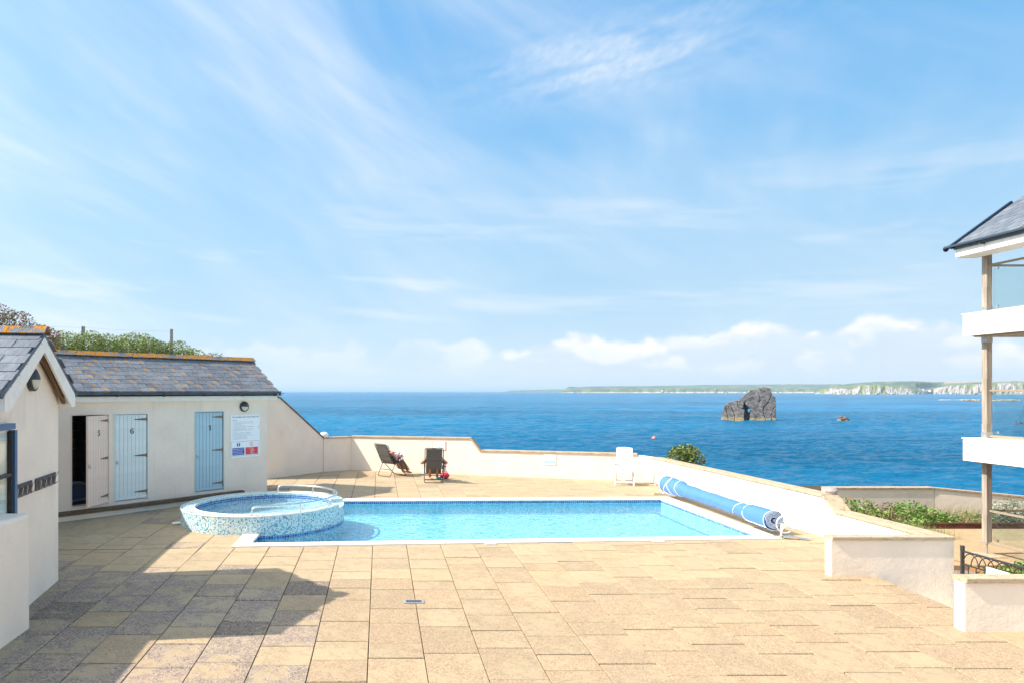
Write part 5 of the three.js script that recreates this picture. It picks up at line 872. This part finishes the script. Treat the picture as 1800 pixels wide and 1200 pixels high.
// ================================================================ white garden chair
{
  const c = thing('garden_chair', 'white plastic reclining garden chair by the sea wall', 'chair', V(7.14, 0, 19.72), -.36);
  const m = M.whitePlastic, slope = (y) => mix(-.14, -.31, (y - .40) / .66);
  const ringShape = (w0, w1) => { const s = new THREE.Shape(); s.moveTo(-w0 / 2, 0); s.lineTo(w0 / 2, 0); s.lineTo(w1 / 2, .6); s.quadraticCurveTo(w1 / 2 + .01, .665, w1 / 2 - .03, .67); s.quadraticCurveTo(0, .70, -w1 / 2 + .03, .67); s.quadraticCurveTo(-w1 / 2 - .01, .665, -w1 / 2, .6); return s; };
  const s = ringShape(.40, .45); for (let i = 0; i < 9; i++) { const x = -.144 + i * .036; s.holes.push(new THREE.Path([[x - .009, .10], [x + .009, .10], [x + .009, .47], [x - .009, .47]].map((p) => new THREE.Vector2(...p)))); }
  const back = new THREE.ExtrudeGeometry(s, { depth: .022, bevelEnabled: true, bevelSize: .004, bevelThickness: .004, bevelSegments: 1, curveSegments: 8 }); back.translate(0, 0, -.011); back.rotateX(-.24); part(c, 'backrest', back, m, new THREE.Vector3(0, .40, -.15));
  part(c, 'seat', rbox(.44, .03, .44, .014, 0, .41, .06, 2).rotateX(-.03), m); part(c, 'seat_apron', rbox(.44, .05, .025, .01, 0, .385, .27, 2), m);
  for (const q of [-1, 1]) {
    part(c, 'armrest', rbox(.055, .025, .44, .011, q * .265, .635, .02, 2), m);
    part(c, 'leg', beam([q * .255, 0, .27], [q * .255, .63, .10], .04, .035), m); part(c, 'leg', beam([q * .235, 0, -.30], [q * .235, .60, .12], .04, .035), m);
    part(c, 'side_rail', beam([q * .245, .40, -.18], [q * .245, .40, .24], .03, .04), m);
  }
  part(c, 'crossbar', rbox(.50, .035, .022, .008, 0, .10, .24, 1), m); part(c, 'crossbar', rbox(.46, .035, .022, .008, 0, .10, -.24, 1), m);
}

// ================================================================ pool cover reel
{
  const RX = 7.44, reel = thing('pool_cover_reel', 'blue pool cover rolled on a reel along the pool edge', 'pool cover reel', V(RX, 0, 0));
  const ay = (d) => mix(.285, .325, (d - 12.5) / 5.2), blue = std({ color: lin(.075, .215, .56), map: rep(T.stucco, 1), roughness: .55, bumpMap: rep(T.stuccoBump, .35), bumpScale: .012, side: THREE.DoubleSide }), pipe = std({ color: lin(.72, .78, .82), roughness: .6 });
  const R = (d, th) => { const base = lerpPts([[12.75, .168], [13.55, .158], [13.57, .132], [13.95, .128], [13.97, .124], [15.6, .132], [16.3, .142], [16.6, .15], [16.62, .178], [17.0, .18], [17.02, .19], [17.5, .196]], d), sag = .012 * Math.max(0, -Math.sin(th)) + .014 * vn(d * 3 + 3, th * 2 + 9) + .008 * vn(d * 11, th * 3 + 5) + .004 * Math.sin(d * 7 + th * 2); return base + sag; };
  const sheet = (d0, d1, nd, nt, rAdd = 0) => { const pos = [], uv = [], idx = []; for (let j = 0; j <= nd; j++) for (let i = 0; i <= nt; i++) { const d = mix(d0, d1, j / nd), th = i / nt * 2 * Math.PI, r = R(d, th) + rAdd; pos.push(r * Math.cos(th), ay(d) + r * Math.sin(th), -d); uv.push(th * .15, d); if (i < nt && j < nd) { const a = j * (nt + 1) + i; idx.push(a, a + nt + 1, a + nt + 2, a, a + nt + 2, a + 1); } } const g = new THREE.BufferGeometry(); g.setAttribute('position', new THREE.Float32BufferAttribute(pos, 3)); g.setAttribute('uv', new THREE.Float32BufferAttribute(uv, 2)); g.setIndex(idx); g.computeVertexNormals(); return g; };
  const roll = part(reel, 'cover', sheet(12.76, 17.5, 150, 40), blue);
  const spiral = []; for (let i = 0; i <= 300; i++) { const t = i / 300, th = t * 4.5 * 2 * Math.PI, r = mix(.055, .165, t); spiral.push([r * Math.cos(th), ay(12.76) + r * Math.sin(th), -12.755]); }
  part(roll, 'rolled_edge', tube(spiral, .0045, 5, false, 700), pipe); part(roll, 'end_face', (() => { const g = new THREE.RingGeometry(.05, .166, 40); g.translate(0, ay(12.77), -12.775); return g; })(), blue);
  const ringAt = (d, skew, a0 = 0, a1 = 2 * Math.PI) => { const p = []; for (let i = 0; i <= 30; i++) { const th = mix(a0, a1, i / 30), dd = clamp(d + skew * Math.sin(th), 12.76, 17.49), r = R(dd, th) + .004; p.push([r * Math.cos(th), ay(dd) + r * Math.sin(th), -dd]); } return tube(p, .008, 5, false, 60); };
  part(roll, 'piping', join([ringAt(12.78, 0), ringAt(13.55, .06, .3, 3.9), ringAt(13.95, -.12, .3, 3.9), ringAt(16.62, .05), ringAt(17.02, .1, .2, 4.2), ringAt(17.48, 0), tube(Array.from({ length: 12 }, (_, i) => { const d = mix(12.78, 13.5, i / 11), th = 3.95, r = R(d, th) + .005; return [r * Math.cos(th), ay(d) + r * Math.sin(th), -d]; }), .008, 5)]), pipe);
  const strap = []; for (let i = 0; i <= 24; i++) { const th = mix(.9, 5.0, i / 24), d = 17.15 + .12 * Math.sin(th * 2), r = R(d, th) + .007; strap.push([r * Math.cos(th), ay(d) + r * Math.sin(th), -d]); } part(roll, 'strap', tube(strap, .014, 6), pipe);
  part(reel, 'axle', bar([0, ay(12.3), -12.38], [0, ay(17.8), -17.85], .038, 16), M.chrome);
  for (const [d, r0, n] of [[12.40, .158, 5], [17.86, .165, 3]]) {
    const w = part(reel, 'wheel', new THREE.TorusGeometry(r0, .0125, 10, 40), M.whitePlastic, new THREE.Vector3(0, ay(d), -d)); part(w, 'hub', cyl(.03, .03, .035, 16).rotateX(Math.PI / 2), M.zinc);
    for (let k = 0; k < n; k++) { const a = k / n * 2 * Math.PI + .5; part(w, 'spoke', bar([0, 0, 0], [Math.cos(a) * r0, Math.sin(a) * r0, 0], .009), M.whitePlastic); }
  }
  for (const d of [12.52, 17.72]) { const st = part(reel, 'stand', bar([.0, .03, -d], [0, ay(d) - .03, -d], .018, 10), M.whitePlastic); part(st, 'foot', join([bar([-.22, .035, -d], [.18, .035, -d], .019, 12), cyl(.024, .024, .03, 12).rotateZ(Math.PI / 2).translate(-.225, .035, -d)]), M.chrome); }
  part(reel, 'curved_foot', tube([[.02, .03, -12.5], [.16, .035, -12.42], [.30, .03, -12.36], [.42, .02, -12.34]], .022, 8), M.chrome);
}

// sea air: far hills fade into it
scene.fog = new THREE.FogExp2(0xb4d2ee, 7e-5);
renderer.render(scene, camera);
